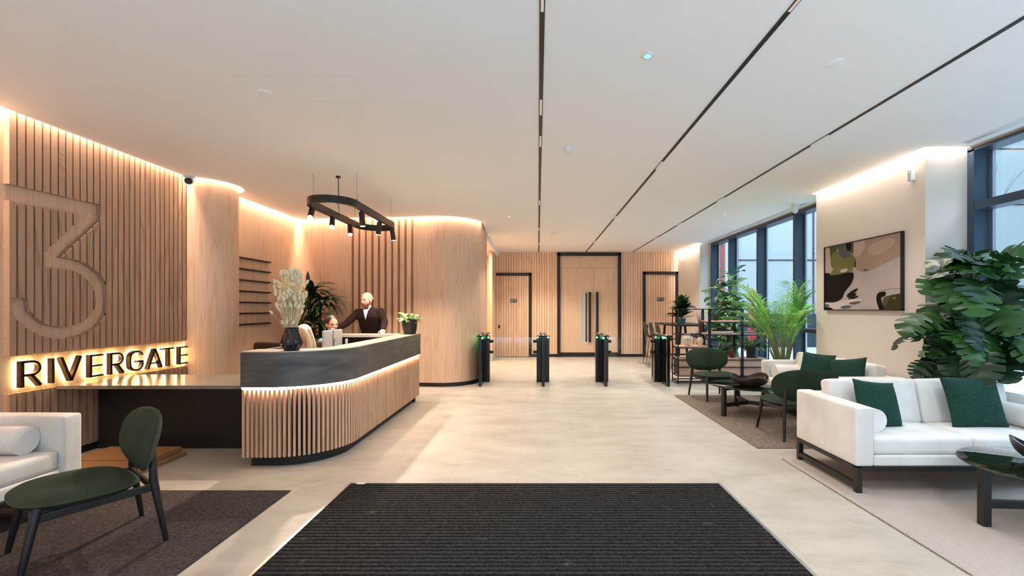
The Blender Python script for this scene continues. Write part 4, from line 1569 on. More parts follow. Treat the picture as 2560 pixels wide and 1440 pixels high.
def bowl(label, loc, r, h, seed, ph=0.0):
    m = MB()
    n, k = 48, 9
    vs, fs = [], []
    for sd in (0, 1):
        for i in range(k + 1):
            t = i / k
            for j in range(n):
                a = 2 * PI * j / n
                wob = 0.10 * math.sin(3 * a + ph) + 0.06 * math.sin(2 * a + 1.3 + ph)
                rr = (r - 0.012 * sd) * (0.28 + 0.72 * math.sin(t * PI / 2) ** 0.9) * (1 + 0.5 * wob * t)
                z = h * (t ** 1.7) * (1 + 1.9 * wob * t) + 0.012 * sd * (1 - t)
                vs.append((rr * math.cos(a), rr * math.sin(a), z))
    for sd in (0, 1):
        o = sd * (k + 1) * n
        for i in range(k):
            for j in range(n):
                j2 = (j + 1) % n
                fs.append((o + i * n + j, o + i * n + j2, o + (i + 1) * n + j2, o + (i + 1) * n + j))
        fs.append(tuple(o + j for j in range(n)))
    o2 = (k + 1) * n
    for j in range(n):
        j2 = (j + 1) % n
        fs.append((k * n + j, k * n + j2, o2 + k * n + j2, o2 + k * n + j))
    m.add(vs, fs)
    o = m.build('bowl', 'bowl', smooth=50)
    o.location = loc
    return tag(o, label, 'bowl', 'dark wavy bowls')
bowl('dark wavy-rimmed wooden bowl on the far glass table', (2.98, 6.40, 0.4165), 0.245, 0.135, 1)
bowl('dark wavy-rimmed bowl on the near glass table at the right edge', (3.60, 3.17, 0.4165), 0.21, 0.13, 2, 0.9)

# ------------------------------------------------------------------ painting
pt = thing('painting', 'large abstract painting in white, black, olive and grey with a black frame', 'painting', (4.28, 6.03, 1.94))
PY0, PY1, PZ0, PZ1 = 5.31, 6.745, 1.478, 2.408
fr = MB()
for a, b_, c_, d_ in ((PY0, PY1, PZ1 - 0.012, PZ1), (PY0, PY1, PZ0, PZ0 + 0.012), (PY0, PY0 + 0.012, PZ0, PZ1), (PY1 - 0.012, PY1, PZ0, PZ1)):
    fr.box(4.235, 4.278, a, b_, c_, d_)
fr.build('frame', 'black', pt)
ART = {'pink': (190, 170, 160), 'beige': (170, 146, 128), 'beige2': (186, 164, 146), 'olive': (120, 118, 72), 'oliv2': (88, 84, 52), 'grey': (96, 94, 98), 'black': (28, 20, 18), 'lilac': (186, 172, 168), 'olivd': (66, 60, 36), 'white': (206, 194, 186)}
keys = list(ART)
mats = []
for k in keys:
    mats.append(plain('paint_' + k, srgb(*ART[k]), 0.7, noise=0.07, nscale=9, spec=0.12))
cv = MB()
cv.box(4.25, 4.2775, PY0 + 0.012, PY1 - 0.012, PZ0 + 0.012, PZ1 - 0.012, 0, keys.index('lilac'))
layer = [0]
def patch(col, pts):
    """Paint patch: points on the picture as fractions, x from its far (left) edge, y from its top."""
    layer[0] += 1
    for _ in range(2):                                    # soften the brushed corners that lie inside the picture
        out, n = [], len(pts)
        for i in range(n):
            p, q, r = pts[i - 1], pts[i], pts[(i + 1) % n]
            if q[0] in (0, 1) or q[1] in (0, 1):
                out.append(q)
            else:
                out += [(q[0] + (p[0] - q[0]) * 0.25, q[1] + (p[1] - q[1]) * 0.25), (q[0] + (r[0] - q[0]) * 0.25, q[1] + (r[1] - q[1]) * 0.25)]
        pts = out
    x = 4.2496 - layer[0] * 0.0003
    vs = [(x, PY1 - 0.012 - px * (PY1 - PY0 - 0.024), PZ1 - 0.012 - py * (PZ1 - PZ0 - 0.024)) for px, py in pts]
    cv.add(vs, [tuple(range(len(vs)))], 0, keys.index(col))
patch('pink', [(0, 0), (0.10, 0), (0.10, .30), (.14, .36), (.08, .41), (0, .41)])
patch('beige', [(.42, 0), (1, 0), (1, .31), (.85, .36), (.62, .46), (.52, .46), (.46, .40), (.42, .2)])
patch('beige2', [(.60, .10), (.80, .04), (.95, .06), (.90, .18), (.70, .26), (.62, .22)])
patch('pink', [(.42, 0), (.58, 0), (.58, .13), (.52, .20), (.43, .25)])
patch('oliv2', [(.07, 0), (.20, 0), (.17, .16), (.11, .25), (.09, .22)])
patch('olive', [(.09, .12), (.20, .08), (.26, .14), (.44, .18), (.47, .33), (.40, .40), (.44, .43), (.10, .47), (.08, .42), (.14, .35), (.09, .33)])
patch('white', [(.24, .38), (.36, .37), (.33, .43), (.24, .43)])
patch('grey', [(.18, 0), (.42, 0), (.42, .12), (.36, .21), (.27, .22), (.22, .12)])
patch('oliv2', [(.38, 0), (.43, 0), (.43, .18), (.38, .16)])
patch('black', [(.32, 0), (.40, 0), (.40, .10), (.36, .13), (.33, .08)])
patch('black', [(0, .41), (.08, .41), (.08, .45), (.18, .46), (.42, .43), (.44, .50), (.40, .62), (.30, .73), (.28, .80), (.26, .84), (.15, .89), (0, .88)])
patch('black', [(.45, .27), (.46, .27), (.46, .38), (.445, .38)])
patch('black', [(.32, .78), (.47, .68), (.50, .70), (.42, .77), (.48, .75), (.46, .80), (.36, .83)])
patch('black', [(.33, .84), (.50, .79), (.49, .82), (.38, .86)])
patch('white', [(0, .89), (.15, .90), (.30, .85), (.52, .84), (.56, .88), (.40, .93), (.22, 1), (0, 1)])
patch('grey', [(.35, .90), (.52, .87), (.53, .90), (.40, .93)])
patch('grey', [(.24, .95), (.38, .93), (.40, .97), (.26, .99)])
patch('grey', [(0, .91), (.07, .92), (.08, .96), (0, .97)])
patch('black', [(0, .96), (.10, .97), (.14, 1), (0, 1)])
patch('grey', [(.55, .42), (.60, .42), (.64, .44), (.58, .45)])
patch('pink', [(.74, .66), (1, .58), (1, .72), (.90, .72), (.76, .74)])
patch('black', [(.74, .76), (.84, .75), (.83, .82), (.77, .83), (.80, .92), (.82, 1), (.76, 1), (.72, .86)])
patch('olivd', [(.82, .82), (1, .79), (1, 1), (.82, 1), (.80, .90)])
patch('oliv2', [(.79, .84), (.90, .80), (.84, .94), (.82, .96)])
patch('olive', [(.90, .84), (.96, .83), (.93, .87)])
cv.build('canvas', mats, pt, recalc=False)

# ------------------------------------------------------------------ bookcase
bc = thing('bookcase', 'low black metal frame bookcase with oak shelves before the far window', 'bookcase', (3.7, 9.3, 0))
X4 = (2.80, 3.43, 4.085, 4.61)
FY, RY = 9.10, 9.48
f = MB()
t = 0.018
def post(x, y, w, z1):
    f.box(x - w / 2, x + w / 2, y - t / 2, y + t / 2, 0, z1)
for x, w in zip(X4, (0.018, 0.052, 0.052, 0.018)):
    post(x, FY, w, 1.5)
    post(x, RY, w, 1.5)
def rails(x0, x1, z):
    f.box(x0, x1, FY - t / 2, FY + t / 2, z - t / 2, z + t / 2)
    f.box(x0, x1, RY - t / 2, RY + t / 2, z - t / 2, z + t / 2)
    for x in (x0, x1):
        f.box(x - t / 2, x + t / 2, FY, RY, z - t / 2, z + t / 2)
rails(X4[0], X4[3], 1.5 - t / 2)
for z in (0.045, 0.155, 0.33, 0.475):
    rails(X4[0], X4[3], z)
rails(X4[0], X4[1], 0.715)
rails(X4[0], X4[1], 0.98)
rails(X4[1], X4[3], 0.74)
rails(X4[1], X4[3], 0.975)
rails(X4[1], X4[3], 1.225)
f.build('frame', 'black', bc)
for x0, x1, z in ((X4[0], X4[1], 0.725), (X4[1] + 0.0, X4[3], 0.985), (X4[1], X4[3], 1.235)):
    MB().box(x0 + 0.01 - (0.06 if z > 0.9 else 0), x1 - 0.01, FY + 0.012, RY - 0.012, z, z + 0.026, rnd.random()).build('shelf', 'oak_shelf', bc)
for x0, x1 in zip(X4[:-1], X4[1:]):
    MB().box(x0 + 0.028, x1 - 0.028, FY + 0.013, RY - 0.013, 0.165, 0.485, rnd.random()).build('storage_box', 'oak_shelf', bc)
    MB().box(x0 + 0.012, x1 - 0.012, FY + 0.012, RY - 0.012, 0.4855, 0.505, rnd.random()).build('shelf', 'oak_shelf', bc)

def vase(label, loc, prof, mat='ceramic', seg=28, flute=0.0, nf=0, group=None):
    m = MB()
    m.lathe(prof, seg=seg, flute=flute, nf=nf)
    o = m.build('vase', mat, smooth=35)
    o.location = loc
    return tag(o, label, 'vase', group)
ZS = 0.752
vase('wider white faceted vase on the left bookcase shelf', (3.04, 9.26, ZS), [(0.05, 0), (0.06, 0.01), (0.095, 0.13), (0.088, 0.16), (0.06, 0.215), (0.062, 0.235), (0.05, 0.235), (0.05, 0.2)], seg=9)
vase('narrower white faceted vase holding brown stems on the bookcase shelf', (3.30, 9.26, ZS), [(0.04, 0), (0.045, 0.01), (0.068, 0.09), (0.064, 0.12), (0.045, 0.16), (0.047, 0.175), (0.036, 0.175), (0.036, 0.14)], seg=9)
m = MB()
rs = random.Random(3)
for i in range(26):
    a, sp = rs.uniform(0, 2 * PI), rs.uniform(0.02, 0.11)
    hgt = rs.uniform(0.42, 0.62)
    m.tube([(3.30 + 0.012 * math.cos(a), 9.26 + 0.012 * math.sin(a), ZS + 0.10), (3.30 + sp * 0.4 * math.cos(a), 9.26 + sp * 0.4 * math.sin(a), ZS + 0.1 + hgt * 0.6), (3.30 + sp * math.cos(a), 9.26 + sp * math.sin(a), ZS + 0.10 + hgt)], [0.003, 0.0028, 0.001], 5)
tag(m.build('dried_twigs', 'brownstem'), 'bundle of thin red-brown dried stems in the narrower white vase', 'dried flowers')
vv = thing('vase', 'tall white and cream vase on the top bookcase shelf beside the palm', 'vase', (4.385, 9.28, 1.262))
MB().lathe([(0.04, 0), (0.05, 0.005), (0.098, 0.13), (0.102, 0.17)], seg=10).build('lower_half', 'ceramic', vv, local=True, smooth=30)
MB().lathe([(0.102, 0.1705), (0.085, 0.25), (0.05, 0.36), (0.046, 0.375), (0.036, 0.375)], seg=10).build('upper_half', 'bookcream', vv, local=True, smooth=30)
m = MB()
for i in range(110):
    a, sp = rs.uniform(0, 2 * PI), rs.uniform(0.0, 0.095)
    hh = rs.uniform(0.06, 0.24)
    top = (4.385 + sp * math.cos(a), 9.28 + sp * math.sin(a), 1.63 + hh)
    m.tube([(4.385 + 0.02 * math.cos(a), 9.28 + 0.02 * math.sin(a), 1.60), top], [0.003, 0.002], 4)
    m.ball(top, 0.014, 0.014, 0.022, 6, 4)
tag(m.build('dried_bouquet', 'straw', smooth=60), 'short bushy bunch of dried flowers in the tall cream vase', 'dried flowers')
# small dark pot with twig
sp_ = thing('plant_pot', 'small dark pot with a single sprig on the top bookcase shelf', 'plant', (3.62, 9.28, 1.262))
MB().lathe([(0.038, 0), (0.045, 0.005), (0.05, 0.085), (0.044, 0.085), (0.04, 0.06)], seg=24).build('pot', 'black', sp_, local=True, smooth=40)
m = MB()
m.tube([(0, 0, 0.06), (0.005, 0, 0.14), (-0.01, 0, 0.22)], [0.003, 0.0025, 0.0015], 5)
m.tube([(0.003, 0, 0.12), (0.03, 0, 0.19)], [0.002, 0.0012], 5)
m.build('sprig', 'stem', sp_, local=True)
# books
def book(label, x0, x1, y0, y1, z, h, mat, grp):
    b_ = thing('book', label, 'book', ((x0 + x1) / 2, (y0 + y1) / 2, z), 0, grp)
    m = MB()
    m.box(x0, x1, y0, y1, z, z + 0.004)
    m.box(x0, x1, y0, y1, z + h - 0.004, z + h)
    m.box(x0, x1, y0, y0 + 0.004, z, z + h)
    m.build('cover', mat, b_)
    MB().box(x0 + 0.004, x1 - 0.006, y0 + 0.0045, y1 - 0.006, z + 0.0042, z + h - 0.0042).build('pages', 'paper', b_)
BZ = 1.0115
book('thick cream book, lowest of the stack on the middle bookcase shelf', 3.50, 3.93, 9.14, 9.42, BZ, 0.042, 'bookcream', 'books on the bookcase')
book('green-black book in the middle of the left stack on the bookcase', 3.52, 3.84, 9.15, 9.40, BZ + 0.0425, 0.02, 'bookdark', 'books on the bookcase')
book('small dark brown book, topmost of the left stack on the bookcase', 3.60, 3.80, 9.17, 9.36, BZ + 0.063, 0.03, 'bookbrown', 'books on the bookcase')
book('blue-grey book, lower of the two right-hand books on the bookcase', 4.12, 4.46, 9.14, 9.40, BZ, 0.016, 'bookblue', 'books on the bookcase')
book('thin white-edged book, upper of the two right-hand books on the bookcase', 4.14, 4.42, 9.15, 9.38, BZ + 0.0165, 0.014, 'paper', 'books on the bookcase')
# glass jug
j = thing('glass_jug', 'clear glass jug on the low bookcase shelf before the brick pier', 'jug', (3.62, 9.27, 0.506))
m = MB()
m.lathe([(0.05, 0), (0.062, 0.06), (0.06, 0.16), (0.045, 0.23), (0.055, 0.26), (0.053, 0.26), (0.043, 0.23), (0.057, 0.16), (0.058, 0.06), (0.047, 0.006)], seg=24)
m.build('jug_body', 'gateglass', j, local=True, smooth=40)
m = MB()
m.tube([(0.048, 0, 0.235), (0.095, 0, 0.22), (0.10, 0, 0.14), (0.06, 0, 0.10)], 0.005, 8)
m.build('handle', 'gateglass', j, local=True, smooth=50)
vase('red-brown glazed vase on the low bookcase shelf behind the green chair', (3.95, 9.27, 0.506), [(0.04, 0), (0.05, 0.01), (0.058, 0.09), (0.042, 0.16), (0.03, 0.17), (0.028, 0.15)], 'brownglass')
# ------------------------------------------------------------------ bar table and stools
bt = thing('high_table', 'long dark high table with stools behind the bookcase', 'table', (3.66, 11.6, 0))
MB().box(3.20, 4.20, 10.75, 12.5, 1.085, 1.125).build('table_top', 'blackstain', bt, bevel=0.004)
for x in (3.35, 4.05):
    for y in (10.95, 12.3):
        m = MB()
        m.bar((x, y, 0), (x + (0.08 if x < 3.7 else -0.08), y, 1.085), 0.05, 0.05, (0, 1, 0))
        m.build('leg', 'black', bt)
MB().box(3.40, 4.0, 10.93, 10.97, 0.25, 0.29).build('foot_rail', 'black', bt)
MB().box(3.40, 4.0, 12.28, 12.32, 0.25, 0.29).build('foot_rail', 'black', bt)
def stool(label, loc, rz, mat, grp):
    s_ = thing('bar_stool', label, 'stool', loc, rz, grp)
    m = MB()
    # shell: seat curving up into a back, facing +X
    prof = [(0.20, 0.772), (0.10, 0.76), (-0.06, 0.755), (-0.15, 0.775), (-0.195, 0.84), (-0.215, 0.95), (-0.232, 1.06), (-0.238, 1.12), (-0.24, 1.155)]
    wid = [0.185, 0.20, 0.20, 0.195, 0.19, 0.185, 0.17, 0.145, 0.09]
    nb = 8
    vs, fs = [], []
    for sd in (0, 1):
        for (x, z), w in zip(prof, wid):
            for k in range(nb + 1):
                v_ = -1 + 2 * k / nb
                vs.append((x + 0.035 * v_ * v_ * (1 if z > 0.8 else 0) - 0.014 * sd * (1 if z > 0.82 else 0), w * v_, z + 0.03 * v_ * v_ * (1 if z <= 0.8 else 0) - 0.014 * sd * (1 if z <= 0.82 else 0)))
    n = nb + 1
    P_ = len(prof)
    for sd in (0, 1):
        o = sd * P_ * n
        for i in range(P_ - 1):
            for k in range(nb):
                a = o + i * n + k
                fs.append((a, a + 1, a + n + 1, a + n))
    o = P_ * n
    def rim(ix):
        for a, b in zip(ix[:-1], ix[1:]):
            fs.append((a, b, o + b, o + a))
    rim(list(range(n)))
    rim([(P_ - 1) * n + k for k in range(n)])
    rim([i * n for i in range(P_)])
    rim([i * n + nb for i in range(P_)])
    m.add(vs, fs)
    m.build('seat_shell', mat, s_, local=True, smooth=50)
    for sy in (-1, 1):
        m = MB()
        m.tube([(0.12, sy * 0.14, 0.755), (0.20, sy * 0.19, 0.012), (-0.22, sy * 0.19, 0.012), (-0.12, sy * 0.14, 0.755)], 0.0085, 8)
        m.build('leg', 'black', s_, local=True, smooth=50)
    m = MB()
    m.tube([(0.175, -0.175, 0.27), (0.175, 0.175, 0.27)], 0.0085, 8)
    m.tube([(-0.19, -0.175, 0.27), (-0.19, 0.175, 0.27)], 0.0085, 8)
    m.box(-0.12, 0.12, -0.14, 0.14, 0.735, 0.755)
    m.build('foot_rest', 'black', s_, local=True)
    return s_
st = stool('dark bar stool, farthest of the three left of the high table', (3.09, 12.25, 0), 0, 'darkseat', 'bar stools left of the high table')
dup(st, (3.09, 11.62, 0), 0, 'dark bar stool, middle of the three left of the high table', 'bar stools left of the high table')
dup(st, (3.09, 11.0, 0), 0, 'dark bar stool, nearest of the three left of the high table', 'bar stools left of the high table')
st2 = stool('navy bar stool on the window side of the high table, the farther one', (4.28, 12.0, 0), PI, 'blueseat', 'bar stools on the window side of the high table')
dup(st2, (4.28, 11.2, 0), PI, 'navy bar stool on the window side of the high table, the nearer one', 'bar stools on the window side of the high table')
rc = thing('litter_bin', 'small red bin outside the far window, glimpsed behind the bookcase plants', 'bin', (6.60, 14.0, -0.02))
MB().lathe([(0.10, 0), (0.115, 0.02), (0.125, 0.86), (0.12, 0.88)], (6.60, 14.0, -0.02), 24).build('bin_body', 'red', rc, smooth=40)
MB().lathe([(0.135, 0.88), (0.135, 0.92), (0.10, 1.02), (0.03, 1.06)], (6.60, 14.0, -0.02), 24).build('bin_lid', 'red', rc, smooth=40)

# ------------------------------------------------------------------ leaves
def leaf_frame(base, d, nrm_, length, droop, n, curl=1.0):
    """Points, side vectors and normals along a leaf that bends towards the ground."""
    d = Vector(d).normalized()
    p = Vector(base)
    out = []
    for i in range(n + 1):
        s_ = d.cross(Vector((0, 0, 1)))
        if s_.length < 1e-4:
            s_ = Vector(nrm_).cross(d)
        s_.normalize()
        up = s_.cross(d).normalized()
        out.append((p.copy(), s_, up))
        p = p + d * (length / n)
        q = Matrix.Rotation(-droop / n, 3, s_)
        d = (q @ d).normalized()
    return out

def add_leaf(mb_, base, d, length, width, droop, shape='ovate', fold=0.25, n=8, roll=0.0, rnd_=0.5):
    fr_ = leaf_frame(base, d, (0, 0, 1), length, droop, n)
    vs, fs = [], []
    def wf(t):
        if shape == 'strap':
            return min(1, t * 5) ** 0.6 * (1 - t ** 3) ** 0.8
        if shape == 'lance':
            return math.sin(PI * min(1, t ** 0.8)) ** 0.9
        if shape == 'ovate':
            return (math.sin(PI * t ** 0.72)) ** 0.75
        return 1
    cr, sr = math.cos(roll), math.sin(roll)
    for i, (p, s_, up) in enumerate(fr_):
        t = i / n
        w = max(0.0015, wf(t) * width / 2)
        s2 = s_ * cr + up * sr
        u2 = up * cr - s_ * sr
        vs += [p - s2 * w + u2 * w * fold, p, p + s2 * w + u2 * w * fold]
    for i in range(n):
        a = i * 3
        fs += [(a, a + 1, a + 4, a + 3), (a + 1, a + 2, a + 5, a + 4)]
    mb_.add(vs, fs, rnd_)

def add_monstera(mb_, base, d, length, width, droop, roll, rnd_, cuts=5):
    n = 44
    fr_ = leaf_frame(base, d, (0, 0, 1), length, droop, n)
    cr, sr = math.cos(roll), math.sin(roll)
    vs, fs = [], []
    for i, (p, s_, up) in enumerate(fr_):
        t = i / n
        w = (math.sin(PI * min(1.0, (t * 0.93 + 0.07)) ** 0.70)) ** 0.62 * width / 2
        if t < 0.06:
            w *= 0.75 + t * 4
        ph = (t * cuts + 0.2) % 1.0
        notch = 1.0
        if 0.10 < t < 0.90 and ph < 0.26:
            notch = 0.40 + 0.15 * abs(ph - 0.13) / 0.13
        s2 = s_ * cr + up * sr
        u2 = up * cr - s_ * sr
        sweep = (fr_[min(n, i + 1)][0] - fr_[max(0, i - 1)][0]).normalized() * w * 0.35
        wave = 0.10 * math.sin(t * 17 + rnd_ * 9) * w
        for sg in (-1, 1):
            for q in (1.0, 0.5):
                qq = min(q, notch) if q == 1.0 else min(q, notch * 0.95)
                drop = -0.30 * (qq ** 2) * w * 0.8 + 0.18 * qq * w
                vs.append(p + s2 * sg * w * qq + sweep * qq + u2 * (drop + wave * qq))
        vs.append(p)
    for i in range(n):
        a, b = i * 5, (i + 1) * 5
        fs += [(a, a + 1, b + 1, b), (a + 1, a + 4, b + 4, b + 1), (a + 4, a + 3, b + 3, b + 4), (a + 3, a + 2, b + 2, b + 3)]
    mb_.add(vs, fs, rnd_)

def pot_mesh(m, r, h, taper=0.8, seg=32):
    m.lathe([(r * taper, 0), (r * (taper + 0.04), 0.008), (r, h * 0.85), (r, h), (r * 0.92, h), (r * 0.9, h * 0.86)], seg=seg)
    return m

# monstera beside the near window
mo = thing('monstera_plant', 'big bushy monstera with split leaves behind the near white sofa', 'plant', (4.49, 4.71, 0))
pot_mesh(MB(), 0.24, 0.42).build('pot', 'pot', mo, local=True, smooth=40)
MB().lathe([(0.01, 0.37), (0.215, 0.37)], seg=24).build('soil', 'soil', mo, local=True)
rm = random.Random(21)
mst = MB()
mst.tube([(0, 0, 0.36), (0.0, 0.0, 1.75)], [0.035, 0.025], 10)
lv, pet = MB(), MB()
cnt = 0
for i in range(420):
    hz = 0.72 + 1.34 * rm.random() ** 0.9
    a = rm.uniform(0, 2 * PI)
    dirx, diry = math.cos(a), math.sin(a)
    t_ = (hz - 0.72) / 1.34
    reach = rm.uniform(0.10, 0.47) * (1.0 - 0.6 * max(0, t_ - 0.5) / 0.5)
    if diry > 0.3:
        reach *= 0.4
    if dirx < -0.2 and 0.25 < t_ < 0.75:
        reach *= 1.35
    st_ = Vector((rm.uniform(-0.05, 0.05), rm.uniform(-0.05, 0.05), hz - 0.20))
    tip = Vector((dirx * reach, diry * reach, hz + 0.04))
    if tip.y > 0.2:
        continue
    L_ = rm.uniform(0.24, 0.40)
    out = Vector((dirx * 0.75, diry * 0.75 - 0.22, rm.uniform(-1.0, -0.15) if t_ < 0.8 else rm.uniform(-0.5, 0.35)))
    e = tip + out.normalized() * L_
    if e.y > 0.24 or e.x > 0.33 or tip.x > 0.31 or e.z < 0.60 or (e.y < -0.30 and e.z < 0.88):
        continue
    cnt += 1
    if cnt > 120:
        break
    mid_ = (st_ + tip) / 2 + Vector((0, 0, 0.07))
    pet.tube([st_, mid_, tip], [0.007, 0.006, 0.005], 6)
    add_monstera(lv, tip, out, L_, L_ * rm.uniform(0.80, 1.0), rm.uniform(0.2, 0.9), rm.uniform(-0.8, 0.8), rm.random(), rm.choice((4, 5, 6)))
mst.build('main_stem', 'trunk', mo, local=True, smooth=40)
pet.build('leaf_stalks', 'stem', mo, local=True, smooth=40)
lv.build('foliage', 'leaf', mo, local=True, smooth=70, recalc=False)

# areca palm
pa = thing('areca_palm', 'feathery bright green palm behind the sofa by the far window', 'plant', (4.15, 7.72, 0))
pot_mesh(MB(), 0.22, 0.36).build('pot', 'pot', pa, local=True, smooth=40)
MB().lathe([(0.01, 0.32), (0.195, 0.32)], seg=24).build('soil', 'soil', pa, local=True)
rp = random.Random(4)
stm, fr_m = MB(), MB()
for i in range(30):
    a = 2 * PI * i / 30 + rp.uniform(-0.15, 0.15)
    el = rp.uniform(0.9, 1.45)
    if i % 4 == 0:
        el = 1.5
    b0 = Vector((0.07 * math.cos(a), 0.07 * math.sin(a), 0.32))
    reach = rp.uniform(0.45, 0.85)
    if math.cos(a) > 0.2:
        reach *= 0.5
    top = rp.uniform(1.25, 1.90)
    pts = []
    K = 18
    for k in range(K + 1):
        t = k / K
        r_ = reach * (t ** 1.8)
        z = 0.32 + (top - 0.32) * (1.18 * t - 0.18 * t ** 4) + (0.12 if el > 1.4 else 0) * t - 0.16 * max(0, t - 0.7) ** 2 * 4
        pts.append(b0 + Vector((math.cos(a) * r_, math.sin(a) * r_, z - 0.32)))
    stm.tube(pts, [0.011 * (1 - 0.8 * k / K) + 0.0015 for k in range(K + 1)], 6)
    r_ = rp.random()
    for k in range(9, K + 1):
        for sub in (0.0, 0.5):
            if k == K and sub:
                continue
            p = pts[k].lerp(pts[min(K, k + 1)], sub)
            d = (pts[min(K, k + 1)] - pts[max(0, k - 1)]).normalized()
            sd = d.cross(Vector((0, 0, 1))).normalized()
            tt = (k + sub - 9) / (K - 9)
            ll = 0.28 * (0.45 + 0.9 * math.sin(PI * (0.15 + 0.75 * tt))) * rp.uniform(0.85, 1.1)
            for sg in (-1, 1):
                dv_ = (d * 0.75 + sd * sg * 0.75 + Vector((0, 0, 0.12))).normalized()
                e = p + dv_ * ll
                if e.x > 0.58 or (e.x > -0.05 and e.y < -0.42):
                    continue
                add_leaf(fr_m, p, dv_, ll, 0.023, rp.uniform(0.5, 1.0), 'lance', 0.15, 4, 0, min(1, max(0, r_ + rp.uniform(-0.2, 0.2))))
stm.build('stems', 'stem', pa, local=True, smooth=50)
fr_m.build('fronds', 'leaf_palm', pa, local=True, recalc=False)

# tall leafy plant by the first window fin
fi = thing('ficus_plant', 'tall loose green plant by the far window fins behind the bookcase', 'plant', (4.28, 10.15, 0))
pot_mesh(MB(), 0.2, 0.36).build('pot', 'pot', fi, local=True, smooth=40)
rf_ = random.Random(12)
tb, lv = MB(), MB()
for i in range(5):
    a = 2 * PI * i / 5
    pts = [Vector((0.03 * math.cos(a), 0.03 * math.sin(a), 0.3))]
    for k in range(8):
        pts.append(pts[-1] + Vector((rf_.uniform(-0.05, 0.05) + 0.02 * math.cos(a), rf_.uniform(-0.05, 0.05) + 0.02 * math.sin(a), 0.24)))
    pts = [p for p in pts if p.z < 2.25 - 0.1 * i]
    tb.tube(pts, [0.014 - 0.0012 * k for k in range(len(pts))], 6)
    for p in pts[1:]:
        for q in range(10):
            b_ = rf_.uniform(0, 2 * PI)
            d = Vector((math.cos(b_), math.sin(b_), rf_.uniform(-0.2, 0.7)))
            if d.x > 0.5:
                d.x *= 0.4
            q0 = p + d.normalized() * rf_.uniform(0.05, 0.22)
            tb.tube([p, q0], [0.003, 0.002], 4)
            ll = rf_.uniform(0.20, 0.31)
            if (q0 + d.normalized() * ll).x > 0.36:
                continue
            add_leaf(lv, q0, d, ll, ll * 0.55, rf_.uniform(0.6, 1.4), 'ovate', 0.2, 6, rf_.uniform(-0.5, 0.5), rf_.random() ** 2)
tb.build('branches', 'stem', fi, local=True)
lv.build('foliage', 'leaf_mid', fi, local=True, smooth=70, recalc=False)

# rubber plant on the high table
ru = thing('rubber_plant', 'broad-leaved dark plant in a teal pot on the high table', 'plant', (3.62, 11.5, 1.125))
pot_mesh(MB(), 0.11, 0.13).build('pot', 'bluepot', ru, local=True, smooth=40)
rr_ = random.Random(6)
lv = MB()
sm = MB()
for i in range(80):
    a = rr_.uniform(0, 2 * PI)
    el = rr_.uniform(0.15, 1.5)
    z0 = rr_.uniform(0.14, 0.42)
    d = Vector((math.cos(a) * math.cos(el), math.sin(a) * math.cos(el), math.sin(el)))
    b_ = Vector((0.03 * math.cos(a), 0.03 * math.sin(a), z0))
    ll = rr_.uniform(0.26, 0.40)
    add_leaf(lv, b_, d, ll, ll * 0.46, rr_.uniform(0.2, 0.9), 'ovate', 0.2, 6, rr_.uniform(-0.3, 0.3), rr_.random())
for k in range(3):
    sm.tube([(0.02 * k - 0.02, 0, 0.12), (0.03 * k - 0.03, 0.0, 0.46)], [0.01, 0.006], 6)
sm.build('stems', 'stem', ru, local=True)
lv.build('foliage', 'leaf_dark', ru, local=True, smooth=70, recalc=False)

# leafy plant in a black pot on the low shelf
po = thing('pothos_plant', 'leafy plant in a ribbed black pot on the low bookcase shelf', 'plant', (4.36, 9.28, 0.506))
MB().lathe([(0.085, 0), (0.1, 0.005), (0.108, 0.22), (0.096, 0.22), (0.09, 0.18)], seg=48, flute=0.012, nf=24).build('pot', 'pot', po, local=True, smooth=30)
lv = MB()
for i in range(44):
    a = rr_.uniform(0, 2 * PI)
    el = rr_.uniform(-0.1, 1.3)
    d = Vector((math.cos(a) * math.cos(el), math.sin(a) * math.cos(el) * 0.6, math.sin(el)))
    b_ = Vector((0.02 * math.cos(a), 0.02 * math.sin(a), 0.2)) + d * rr_.uniform(0, 0.14)
    ll = rr_.uniform(0.11, 0.19)
    add_leaf(lv, b_, d, ll, ll * 0.6, rr_.uniform(0.5, 1.6), 'ovate', 0.2, 6, rr_.uniform(-0.5, 0.5), rr_.random())
lv.build('foliage', 'leaf_mid', po, local=True, smooth=70, recalc=False)

# dracaena in the corner behind the desk
dr = thing('dracaena_plant', 'dark strap-leaved plant in the corner behind the reception desk', 'plant', (-4.12, 8.42, 0))
pot_mesh(MB(), 0.2, 0.42).build('pot', 'pot', dr, local=True, smooth=40)
rd = random.Random(9)
tb, lv = MB(), MB()
for (tx, ty, tz) in ((-0.08, 0.05, 1.78), (0.10, 0.0, 1.62), (0.03, -0.10, 1.30), (0.16, 0.02, 1.05)):
    tb.tube([(tx * 0.4, ty * 0.4, 0.36), (tx * 0.8, ty * 0.8, tz * 0.6), (tx, ty, tz)], [0.028, 0.024, 0.02], 8)
    for i in range(46):
        a = rd.uniform(0, 2 * PI)
        el = rd.uniform(-0.1, 1.35)
        d = Vector((math.cos(a) * math.cos(el), math.sin(a) * math.cos(el), math.sin(el)))
        ll = rd.uniform(0.38, 0.62)
        if tx + d.x * ll < -0.55 or ty + d.y * ll > 0.40:
            continue
        add_leaf(lv, (tx, ty, tz + rd.uniform(-0.14, 0.06)), d, ll, rd.uniform(0.06, 0.095), rd.uniform(1.3, 2.4), 'strap', 0.25, 9, 0, rd.random())
add_leaf(lv, (-0.16, 0.05, 1.85), (-0.03, 0.05, 1), 0.36, 0.085, 0.15, 'strap', 0.25, 8, 0, 0.7)
tb.build('trunk', 'trunk', dr, local=True, smooth=50)
lv.build('foliage', 'leaf_dark', dr, local=True, smooth=70, recalc=False)

